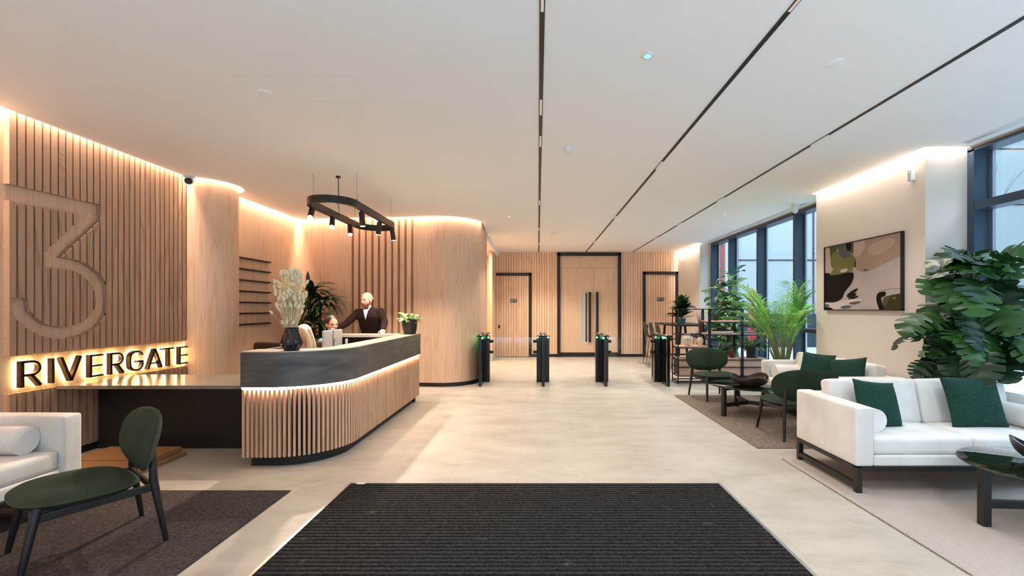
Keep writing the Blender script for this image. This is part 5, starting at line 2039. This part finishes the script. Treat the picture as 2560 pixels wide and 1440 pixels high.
# small variegated plant on the desk corner
sp_ = thing('potted_plant', 'small pale green leafy plant in a black pot on the far desk corner', 'plant', (-2.03, 7.20, 1.10))
MB().lathe([(0.075, 0), (0.09, 0.004), (0.112, 0.09), (0.122, 0.235), (0.112, 0.235), (0.105, 0.2)], seg=32).build('pot', 'pot', sp_, local=True, smooth=40)
lv = MB()
rq = random.Random(17)
for i in range(60):
    a = rq.uniform(0, 2 * PI)
    el = rq.uniform(0.0, 1.2)
    d = Vector((math.cos(a) * math.cos(el), math.sin(a) * math.cos(el), math.sin(el)))
    b_ = Vector((0.06 * math.cos(a), 0.06 * math.sin(a), 0.22)) + d * rq.uniform(0, 0.07)
    if i % 9 == 0:
        b_ += Vector((d.x * 0.07, d.y * 0.07, -0.06))
    ll = rq.uniform(0.07, 0.12)
    add_leaf(lv, b_, d, ll, ll * 0.62, rq.uniform(0.6, 1.9), 'ovate', 0.2, 6, rq.uniform(-0.5, 0.5), rq.random())
lv.build('foliage', 'leaf_pale', sp_, local=True, smooth=70, recalc=False)

# ------------------------------------------------------------------ vase with bunny-tail grass on the front ledge
VX, VY, VZ = -2.365, 4.37, 1.10
vase('black fluted vase on the front ledge of the reception desk', (VX, VY, VZ),
     [(0.052, 0), (0.06, 0.004), (0.075, 0.02), (0.092, 0.05), (0.094, 0.075), (0.08, 0.12), (0.062, 0.165), (0.056, 0.195), (0.064, 0.222), (0.056, 0.222), (0.05, 0.195)], 'vasegloss', 72, 0.05, 12)
bq = thing('grass_bouquet', 'dried cream bunny-tail grass standing in the black fluted vase', 'dried flowers', (VX, VY, VZ + 0.1))
rb = random.Random(31)
stm, hds = MB(), MB()
for i in range(210):
    a = rb.uniform(0, 2 * PI)
    sp0 = rb.random() ** 0.6
    hgt = rb.uniform(0.30, 0.66) if i > 30 else rb.uniform(0.15, 0.4)
    wide = 0.155 * (0.35 + 0.65 * min(1, hgt / 0.48)) * (1.0 if hgt < 0.55 else 0.62)
    top = Vector((sp0 * wide * math.cos(a) - 0.005, sp0 * wide * math.sin(a) * 0.8, hgt))
    if i == 0:
        top = Vector((-0.185, 0.0, 0.255))
    base = Vector((0.03 * sp0 * math.cos(a), 0.03 * sp0 * math.sin(a), -0.06))
    mid_ = base.lerp(top, 0.55) - Vector((top.x, top.y, 0)) * 0.18
    stm.tube([base, mid_, top], [0.0022, 0.0018, 0.0014], 4)
    d = (top - mid_).normalized()
    d = (d + Vector((rb.uniform(-0.5, 0.5), rb.uniform(-0.5, 0.5), rb.uniform(-0.2, 0.3)))).normalized()
    q = d.to_track_quat('Z', 'Y').to_matrix()
    s_ = rb.uniform(0.85, 1.15)
    hds.ball(top + d * 0.014, 0.0125 * s_, 0.0125 * s_, 0.025 * s_, 8, 6, q, rb.random())
stm.build('stalks', 'straw', bq, local=True)
hs_ = hds.build('seed_heads', 'fluff', bq, local=True, smooth=60)
hs_['kind'] = 'stuff'

# ------------------------------------------------------------------ things on the desk
mn = thing('monitor', 'white-backed computer monitor with a webcam on the reception desk', 'monitor', (-2.64, 5.85, 0.738), rad(-90))
# local: screen faces -Y (towards the seats), back faces +Y
MB().rbox((0, 0.0, 0.335), 0.26, 0.014, 0.155, 0.008, n=2).build('screen_housing', 'silver', mn, local=True, smooth=40)
m = MB()
m.box(-0.012, 0.012, 0.01, 0.03, 0.012, 0.32)
m.box(-0.10, 0.10, -0.08, 0.08, 0.0, 0.012)
m.build('stand', 'silver', mn, local=True)
MB().box(-0.25, 0.25, -0.0155, -0.0142, 0.20, 0.475).build('display', 'lens', mn, local=True)
m = MB()
m.rbox((0.0, 0.0, 0.499), 0.035, 0.014, 0.012, 0.006, n=2)
m.build('webcam', 'silver', mn, local=True, smooth=40)
m = MB()
m.tube([(0.02, 0.02, 0.48), (0.03, 0.018, 0.40), (0.015, 0.018, 0.33), (0.03, 0.018, 0.26), (0.0, 0.03, 0.16)], 0.003, 6)
m.tube([(-0.015, 0.018, 0.38), (0.0, 0.018, 0.31), (-0.01, 0.018, 0.25), (0.0, 0.03, 0.16)], 0.003, 6)
m.build('cable', 'black', mn, local=True)
cr_ = thing('card_reader', 'small white upright device on the inner desk beside the monitor', 'device', (-2.36, 5.62, 0.738), rad(-70))
MB().box(-0.05, 0.05, -0.05, 0.05, 0, 0.012).build('foot', 'plastic', cr_, local=True)
MB().box(-0.012, 0.012, -0.006, 0.014, 0.012, 0.26).build('stalk', 'plastic', cr_, local=True)
MB().rbox((0, -0.004, 0.315), 0.055, 0.012, 0.075, 0.008, n=2).build('device_body', 'plastic', cr_, local=True, smooth=40)

# ------------------------------------------------------------------ office chairs behind the desk
def office_chair(label, loc, rz):
    c = thing('office_chair', label, 'chair', loc, rz, 'brown office chairs behind the desk')
    m = MB()
    for k in range(5):
        a = 2 * PI * k / 5
        m.tube([(0, 0, 0.09), (0.28 * math.cos(a), 0.28 * math.sin(a), 0.065)], [0.022, 0.014], 8)
        m.ball((0.29 * math.cos(a), 0.29 * math.sin(a), 0.03), 0.022, 0.022, 0.03, 10, 6)
    m.cyl((0, 0, 0.08), (0, 0, 0.42), 0.025)
    m.build('star_base', 'black', c, local=True, smooth=50)
    MB().rbox((0, 0, 0.46), 0.24, 0.23, 0.045, 0.03, (0, 0, 0.012)).build('seat', 'brownfab', c, local=True, smooth=50)
    MB().rbox((0, 0.22, 0.82), 0.235, 0.04, 0.24, 0.038, (0, 0.02, 0), rot=Matrix.Rotation(rad(-8), 3, 'X')).build('backrest', 'brownfab', c, local=True, smooth=50)
    m = MB()
    m.bar((0, 0.15, 0.44), (0, 0.25, 0.62), 0.06, 0.02)
    m.build('back_bracket', 'black', c, local=True)
    return c
oc = office_chair('empty dark brown office chair behind the front of the reception desk', (-3.60, 5.78, 0), rad(-12))
dup(oc, (-3.06, 5.88, 0), rad(9), 'brown office chair with the blonde woman on it', 'brown office chairs behind the desk')
dup(oc, (-3.14, 6.62, 0), rad(83), 'brown office chair with the dark-haired person on it', 'brown office chairs behind the desk')

# ------------------------------------------------------------------ people
def caps(m, chain):
    pts = [Vector(p) for p, r in chain]
    rs = [r for p, r in chain]
    m.tube(pts, rs, 14)
    for p, r in zip(pts, rs):
        m.ball(p, r, r, r, 14, 9)

def loft(m, rings, seg=22):
    vs, fs = [], []
    for c, a, b in rings:
        c, a, b = Vector(c), Vector(a), Vector(b)
        for k in range(seg):
            t = 2 * PI * k / seg
            ca, sa = math.cos(t), math.sin(t)
            vs.append(c + a * math.copysign(abs(ca) ** 0.85, ca) + b * math.copysign(abs(sa) ** 0.85, sa))
    n = len(rings)
    for i in range(n - 1):
        for k in range(seg):
            k2 = (k + 1) % seg
            fs.append((i * seg + k, i * seg + k2, (i + 1) * seg + k2, (i + 1) * seg + k))
    fs.append(tuple(range(seg))[::-1])
    fs.append(tuple((n - 1) * seg + k for k in range(seg)))
    m.add(vs, fs)

def fuse(m, name, mat, parent, vox=0.007, it=3):
    o = m.build(name, mat, parent)
    r = o.modifiers.new('fuse', 'REMESH')
    r.mode = 'VOXEL'
    r.voxel_size = vox
    r.use_smooth_shade = True
    s_ = o.modifiers.new('relax', 'SMOOTH')
    s_.factor = 0.5
    s_.iterations = it
    w_ = WLOC.get(o.name)
    baked(o)
    if w_ is not None:
        WLOC[o.name] = w_
    if not o.data.materials:
        o.data.materials.append(M[mat])
    return o

def hand(m, wrist, d, across, nrm_, curl=0.5, thumb=1):
    """Palm, four unequal bent fingers and a thumb from the side of the palm. d: to the fingertips, across: towards the thumb, nrm_: back of the hand."""
    w, d, x, n_ = Vector(wrist), Vector(d).normalized(), Vector(across).normalized(), Vector(nrm_).normalized()
    c = w + d * 0.048
    rot = Matrix((x, d, n_)).transposed()
    m.rbox(c, 0.041, 0.050, 0.014, 0.012, n=2, rot=rot)
    for k, (off, L_) in enumerate(((0.030, 0.072), (0.010, 0.080), (-0.010, 0.075), (-0.029, 0.058))):
        p = w + d * 0.094 + x * off
        dd = (d + x * off * 4).normalized()
        pts = [(p - dd * 0.015, 0.0092)]
        for j, f_ in enumerate((0.42, 0.32, 0.26)):
            ang = curl * (0.35 + 0.55 * j)
            e = dd * math.cos(ang) - n_ * math.sin(ang)
            p = p + e * L_ * f_
            pts.append((p, 0.0088 - 0.0009 * j))
        caps(m, pts)
    p0 = w + d * 0.03 + x * 0.032
    p1 = p0 + (x * 0.7 + d * 0.7 - n_ * 0.2).normalized() * 0.04
    p2 = p1 + (x * 0.25 + d * 0.95 - n_ * 0.25).normalized() * 0.03
    caps(m, [(p0, 0.013), (p1, 0.0105), (p2, 0.009)])

def head(m, c, f, up=(0, 0, 1), s=1.0):
    """Skull, jaw, nose, brow, ears, chin. c: middle of the head."""
    f, up = Vector(f).normalized(), Vector(up)
    r_ = f.cross(up).normalized()
    u_ = r_.cross(f).normalized()
    R_ = Matrix((r_, f, u_)).transposed()
    c = Vector(c)
    P = lambda a, b, e: c + (r_ * a + f * b + u_ * e) * s
    m.ball(P(0, -0.012, 0.035), 0.077 * s, 0.098 * s, 0.088 * s, 20, 14, R_)
    m.ball(P(0, 0.012, -0.02), 0.069 * s, 0.080 * s, 0.085 * s, 20, 14, R_)
    m.ball(P(0, 0.022, -0.068), 0.052 * s, 0.062 * s, 0.045 * s, 16, 10, R_)
    m.ball(P(0, 0.064, -0.092), 0.024 * s, 0.022 * s, 0.020 * s, 12, 8, R_)
    m.ball(P(0, 0.076, 0.026), 0.055 * s, 0.018 * s, 0.013 * s, 14, 8, R_)
    m.tube([P(0, 0.084, 0.016), P(0, 0.106, -0.026), P(0, 0.092, -0.038)], [0.009 * s, 0.014 * s, 0.012 * s], 10)
    for sg in (-1, 1):
        m.ball(P(sg * 0.014, 0.090, -0.034), 0.009 * s, 0.010 * s, 0.008 * s, 8, 6, R_)
        m.ball(P(sg * 0.040, 0.060, -0.018), 0.024 * s, 0.022 * s, 0.020 * s, 10, 8, R_)
        m.ball(P(sg * 0.079, -0.006, -0.004), 0.010 * s, 0.020 * s, 0.032 * s, 10, 8, R_)
    m.ball(P(0, 0.082, -0.062), 0.025 * s, 0.012 * s, 0.010 * s, 10, 6, R_)
    return P, R_

def face_bits(P, R_, parent, s=1.0, brow='beard'):
    e = MB()
    for sg in (-1, 1):
        e.ball(P(sg * 0.030, 0.082, 0.006), 0.012 * s, 0.007 * s, 0.006 * s, 10, 6, R_)
    e.build('eyes', 'eye', parent, smooth=60)
    e = MB()
    for sg in (-1, 1):
        e.tube([P(sg * 0.014, 0.093, 0.024), P(sg * 0.032, 0.090, 0.030), P(sg * 0.048, 0.078, 0.024)], [0.003, 0.004, 0.002], 6)
    e.build('eyebrows', brow, parent)
    e = MB()
    e.tube([P(-0.022, 0.086, -0.063), P(0, 0.095, -0.060), P(0.022, 0.086, -0.063)], [0.003, 0.006, 0.003], 8)
    e.build('mouth', 'lip', parent, smooth=60)

# --- standing man
man = thing('person', 'bald bearded man in a dark brown quarter-zip jumper leaning on the desk', 'person', (-2.9, 7.92, 0))
V = Vector
F = V((-0.12, -1, 0)).normalized()
Rr = V((F.y, -F.x, 0)) * -1          # the man's left... image right
Rr = V((1, -0.12, 0)).normalized()
hips, waist, chest, neck = V((-2.89, 7.93, 0.95)), V((-2.885, 7.90, 1.10)), V((-2.89, 7.82, 1.36)), V((-2.90, 7.79, 1.475))
shA, shB = V((-3.09, 7.80, 1.425)), V((-2.70, 7.80, 1.445))
elA, wrA = V((-3.235, 7.66, 1.245)), V((-3.345, 7.46, 1.150))
elB, wrB = V((-2.60, 7.72, 1.27)), V((-2.545, 7.475, 1.150))
hc = V((-2.915, 7.745, 1.645))
hf = V((-0.36, -0.93, -0.08))
b = MB()
def torso(m, g, waist_z=None):
    rings = [(hips, Rr * (0.175 + g), F * (0.12 + g)), (waist, Rr * (0.165 + g), F * (0.115 + g)), (waist.lerp(chest, 0.5), Rr * (0.18 + g), F * (0.12 + g)),
             (chest, Rr * (0.195 + g), F * (0.125 + g)), (chest.lerp(neck, 0.55), Rr * (0.155 + g), F * (0.10 + g)), (neck, Rr * (0.075 + g), F * (0.07 + g))]
    loft(m, rings)
torso(b, 0.0)
caps(b, [(neck - V((0, 0, 0.06)), 0.07), (neck + V((0, 0, 0.02)), 0.06), (hc - V((0, 0, 0.06)), 0.058)])
for sh, el, wr in ((shA, elA, wrA), (shB, elB, wrB)):
    caps(b, [(chest.lerp(sh, 0.5) + V((0, 0, 0.03)), 0.07), (sh, 0.062), (sh.lerp(el, 0.5), 0.052), (el, 0.042), (el.lerp(wr, 0.4), 0.041), (wr, 0.028)])
ankles = []
for sg in (-1, 1):
    hp = hips + Rr * sg * 0.09 - V((0, 0, 0.03))
    kn = V((hp.x + sg * 0.02, hp.y + 0.03, 0.50))
    an = V((hp.x + sg * 0.03, hp.y + 0.10, 0.085))
    caps(b, [(hp, 0.088), (hp.lerp(kn, 0.5), 0.075), (kn, 0.055), (kn.lerp(an, 0.35), 0.056), (an, 0.036)])
    caps(b, [(an - V((0, -0.02, 0.045)), 0.038), (an + F * 0.10 - V((0, 0, 0.052)), 0.034), (an + F * 0.16 - V((0, 0, 0.058)), 0.026)])
    ankles.append((hp, kn, an))
hand(b, wrB, V((0.18, -0.80, -0.40)), V((-0.9, -0.25, 0.1)), V((0.1, -0.35, 0.92)), 0.42)
hand(b, wrA, V((-0.18, -0.80, -0.40)), V((0.9, -0.2, 0.1)), V((-0.1, -0.35, 0.92)), 0.42)
P, R_ = head(b, hc, hf, (0, 0, 1), 1.08)
body = fuse(b, 'body', 'skin', man, 0.0055, 2)
face_bits(P, R_, man, 1.08)
bd_ = MB()
bd_.ball(P(0, 0.024, -0.066), 0.0585, 0.066, 0.050, 18, 12, R_)
bd_.ball(P(0, 0.062, -0.088), 0.030, 0.030, 0.026, 12, 8, R_)
bd_.tube([P(-0.030, 0.080, -0.058), P(-0.012, 0.096, -0.047), P(0.012, 0.096, -0.047), P(0.030, 0.080, -0.058)], [0.008, 0.007, 0.007, 0.008], 8)
for sg in (-1, 1):
    bd_.tube([P(sg * 0.050, 0.045, -0.06), P(sg * 0.068, 0.018, -0.035), P(sg * 0.073, 0.008, 0.01)], [0.022, 0.014, 0.008], 8)
fuse(bd_, 'beard', 'beard', man, 0.006, 2)
hb_ = MB()
for sg in (-1, 1):
    hb_.ball(P(sg * 0.053, -0.045, 0.020), 0.0265, 0.050, 0.036, 14, 10, R_)
hb_.ball(P(0, -0.075, 0.012), 0.055, 0.039, 0.046, 14, 10, R_)
fuse(hb_, 'cropped_hair', 'stubble', man, 0.006, 3)
jm = MB()
torso(jm, 0.016)
jm2 = [(shA, elA, wrA), (shB, elB, wrB)]
for sh, el, wr in jm2:
    caps(jm, [(chest.lerp(sh, 0.5) + V((0, 0, 0.03)), 0.085), (sh, 0.077), (sh.lerp(el, 0.5), 0.066), (el, 0.057), (el.lerp(wr, 0.5), 0.052), (wr + (el - wr) * 0.06, 0.040)])
nk = neck - F * 0.005
for k in range(15):
    a = rad(-62 + k * (304 / 14)) + PI / 2
    d_ = F * -math.sin(a) * 0.072 + Rr * math.cos(a) * 0.076
    caps(jm, [(nk + d_ * 1.15 - V((0, 0, 0.05)), 0.016), (nk + d_ + V((0, 0, 0.052)), 0.011)])
fuse(jm, 'jumper', 'knit', man, 0.009, 3)
sh_ = MB()
ftop = neck + F * 0.088 + V((0, 0, 0.02))
fbot = chest + F * 0.146 + V((0, 0, -0.045))
pts_v = [ftop - Rr * 0.052, ftop + Rr * 0.050, chest.lerp(neck, 0.45) + F * 0.124 + Rr * 0.026, fbot, chest.lerp(neck, 0.45) + F * 0.124 - Rr * 0.026]
q_ = F * 0.006
sh_.add([p for p in pts_v] + [p + q_ for p in pts_v], [(0, 1, 2, 3, 4), (9, 8, 7, 6, 5)] + [(i, (i + 1) % 5, 5 + (i + 1) % 5, 5 + i) for i in range(5)])
for sg in (-1, 1):
    sh_.tube([neck + Rr * sg * 0.055 + F * 0.02 + V((0, 0, 0.065)), neck + Rr * sg * 0.046 + F * 0.068 + V((0, 0, 0.035)), neck + Rr * sg * 0.03 + F * 0.098 - V((0, 0, 0.012))], [0.010, 0.012, 0.008], 8)
sh_.build('shirt', 'shirt', man)
tp = MB()
loft(tp, [(hips - V((0, 0, 0.06)), Rr * 0.17, F * 0.125), (hips, Rr * 0.182, F * 0.128), (waist - V((0, 0, 0.05)), Rr * 0.176, F * 0.126)])
for hp, kn, an in ankles:
    caps(tp, [(hp, 0.098), (hp.lerp(kn, 0.5), 0.086), (kn, 0.070), (an + V((0, 0, 0.02)), 0.058)])
fuse(tp, 'trousers', 'trouser', man, 0.012, 2)
st_ = MB()
for hp, kn, an in ankles:
    caps(st_, [(an - V((0, -0.03, 0.041)), 0.044), (an + F * 0.10 - V((0, 0, 0.046)), 0.039), (an + F * 0.17 - V((0, 0, 0.054)), 0.031)])
fuse(st_, 'shoes', 'black', man, 0.008, 2)

# --- two seated people
def seated(label, seat, f, hc, hf, hairmat, longhair, topmat):
    """Person on an office chair; seat = middle of the seat top."""
    p = thing('person', label, 'person', (seat[0], seat[1], 0))
    F = Vector((f[0], f[1], 0)).normalized()
    Rr = Vector((-F.y, F.x, 0)) * -1
    S = Vector(seat)
    hips = S + V((0, 0, 0.11)) - F * 0.03
    hc = Vector(hc)
    neck = V((hc.x, hc.y, hc.z - 0.155)) - Vector((hf[0], hf[1], 0)).normalized() * 0.015
    chest = hips.lerp(neck, 0.70)
    waist = hips.lerp(neck, 0.32)
    def torso(m, g):
        loft(m, [(hips - V((0, 0, 0.07)), Rr * (0.16 + g), F * (0.12 + g)), (hips, Rr * (0.17 + g), F * (0.125 + g)), (waist, Rr * (0.14 + g), F * (0.105 + g)),
                 (chest, Rr * (0.17 + g), F * (0.115 + g)), (chest.lerp(neck, 0.55), Rr * (0.135 + g), F * (0.09 + g)), (neck, Rr * (0.06 + g), F * (0.06 + g))])
    arms = []
    for sg in (-1, 1):
        sh = chest.lerp(neck, 0.35) + Rr * sg * 0.175
        el = sh + F * 0.12 + Rr * sg * 0.04 - V((0, 0, 0.26))
        wr = el + F * 0.20 - Rr * sg * 0.06 + V((0, 0, 0.02))
        arms.append((sg, sh, el, wr))
    b = MB()
    torso(b, 0)
    caps(b, [(neck - V((0, 0, 0.05)), 0.058), (neck + V((0, 0, 0.03)), 0.05), (hc - V((0, 0, 0.06)), 0.05)])
    for sg, sh, el, wr in arms:
        caps(b, [(sh, 0.052), (sh.lerp(el, 0.5), 0.044), (el, 0.037), (el.lerp(wr, 0.4), 0.036), (wr, 0.025)])
        hand(b, wr, (F - Rr * sg * 0.3), -Rr * sg + V((0, 0, 0.2)), V((0, 0, 1)), 0.5)
    legs = []
    for sg in (-1, 1):
        hp = hips + Rr * sg * 0.085 - V((0, 0, 0.03))
        kn = S + F * 0.40 + Rr * sg * 0.10 + V((0, 0, 0.06))
        an = V((kn.x, kn.y, 0.085)) - F * 0.06
        legs.append((hp, kn, an))
        caps(b, [(hp, 0.08), (hp.lerp(kn, 0.5), 0.07), (kn, 0.052), (kn.lerp(an, 0.35), 0.05), (an, 0.034)])
        caps(b, [(an - V((0, 0, 0.047)), 0.036), (an + F * 0.10 - V((0, 0, 0.053)), 0.031), (an + F * 0.15 - V((0, 0, 0.058)), 0.025)])
    P, R_ = head(b, hc, hf, (0, 0, 1), 0.98)
    fuse(b, 'body', 'skin', p, 0.0065, 2)
    face_bits(P, R_, p, 0.98, hairmat)
    t_ = MB()
    torso(t_, 0.013)
    for sg, sh, el, wr in arms:
        caps(t_, [(sh, 0.066), (sh.lerp(el, 0.5), 0.056), (el, 0.049), (wr + (el - wr) * 0.1, 0.036)])
    fuse(t_, 'top', topmat, p, 0.009, 3)
    t_ = MB()
    loft(t_, [(hips - V((0, 0, 0.075)), Rr * 0.165, F * 0.13), (hips, Rr * 0.18, F * 0.136), (hips + V((0, 0, 0.05)), Rr * 0.172, F * 0.13)])
    for hp, kn, an in legs:
        caps(t_, [(hp, 0.09), (hp.lerp(kn, 0.5), 0.08), (kn, 0.064), (an + V((0, 0, 0.02)), 0.05)])
    fuse(t_, 'trousers', 'trouser', p, 0.011, 2)
    t_ = MB()
    for hp, kn, an in legs:
        caps(t_, [(an - V((0, 0, 0.043)), 0.042), (an + F * 0.10 - V((0, 0, 0.048)), 0.037), (an + F * 0.16 - V((0, 0, 0.055)), 0.03)])
    fuse(t_, 'shoes', 'black', p, 0.008, 2)
    h_ = MB()
    h_.ball(P(0, -0.026, 0.044), 0.087, 0.098, 0.094, 20, 14, R_)
    if longhair:
        for sg in (-1, 1):
            caps(h_, [(P(sg * 0.050, 0.035, 0.085), 0.030), (P(sg * 0.074, 0.018, 0.03), 0.028), (P(sg * 0.084, -0.005, -0.06), 0.030), (P(sg * 0.094, 0.0, -0.16), 0.034), (P(sg * 0.098, 0.02, -0.25), 0.030), (P(sg * 0.090, 0.035, -0.32), 0.014)])
            caps(h_, [(P(sg * 0.060, -0.03, 0.06), 0.046), (P(sg * 0.074, -0.05, -0.04), 0.044), (P(sg * 0.084, -0.06, -0.15), 0.046), (P(sg * 0.088, -0.06, -0.25), 0.038), (P(sg * 0.085, -0.05, -0.32), 0.016)])
        loft(h_, [(P(0, -0.05, 0.08), R_ @ Vector((0.07, 0, 0)), R_ @ Vector((0, 0.06, 0))), (P(0, -0.06, -0.02), R_ @ Vector((0.09, 0, 0)), R_ @ Vector((0, 0.055, 0))),
                  (P(0, -0.075, -0.14), R_ @ Vector((0.105, 0, 0)), R_ @ Vector((0, 0.045, 0))), (P(0, -0.085, -0.25), R_ @ Vector((0.105, 0, 0)), R_ @ Vector((0, 0.035, 0))), (P(0, -0.085, -0.33), R_ @ Vector((0.08, 0, 0)), R_ @ Vector((0, 0.015, 0)))])
    else:
        caps(h_, [(P(0, -0.07, 0.03), 0.07), (P(0, -0.07, -0.03), 0.055)])
        for sg in (-1, 1):
            caps(h_, [(P(sg * 0.06, -0.01, 0.05), 0.03), (P(sg * 0.068, -0.035, 0.0), 0.024)])
    fuse(h_, 'hair', hairmat, p, 0.0065, 2)
    return p
seated('blonde long-haired woman seated behind the desk beside the fluted vase', (-3.06, 5.88, 0.515), (0.15, -1), (-3.00, 5.80, 1.165), (-0.30, -0.94, -0.12), 'blonde', True, 'blouse')
seated('dark-haired seated person half hidden behind the monitor', (-3.14, 6.62, 0.515), (1, -0.12), (-3.00, 6.62, 1.27), (0.75, -0.62, -0.1), 'brownhair', False, 'bookblue')
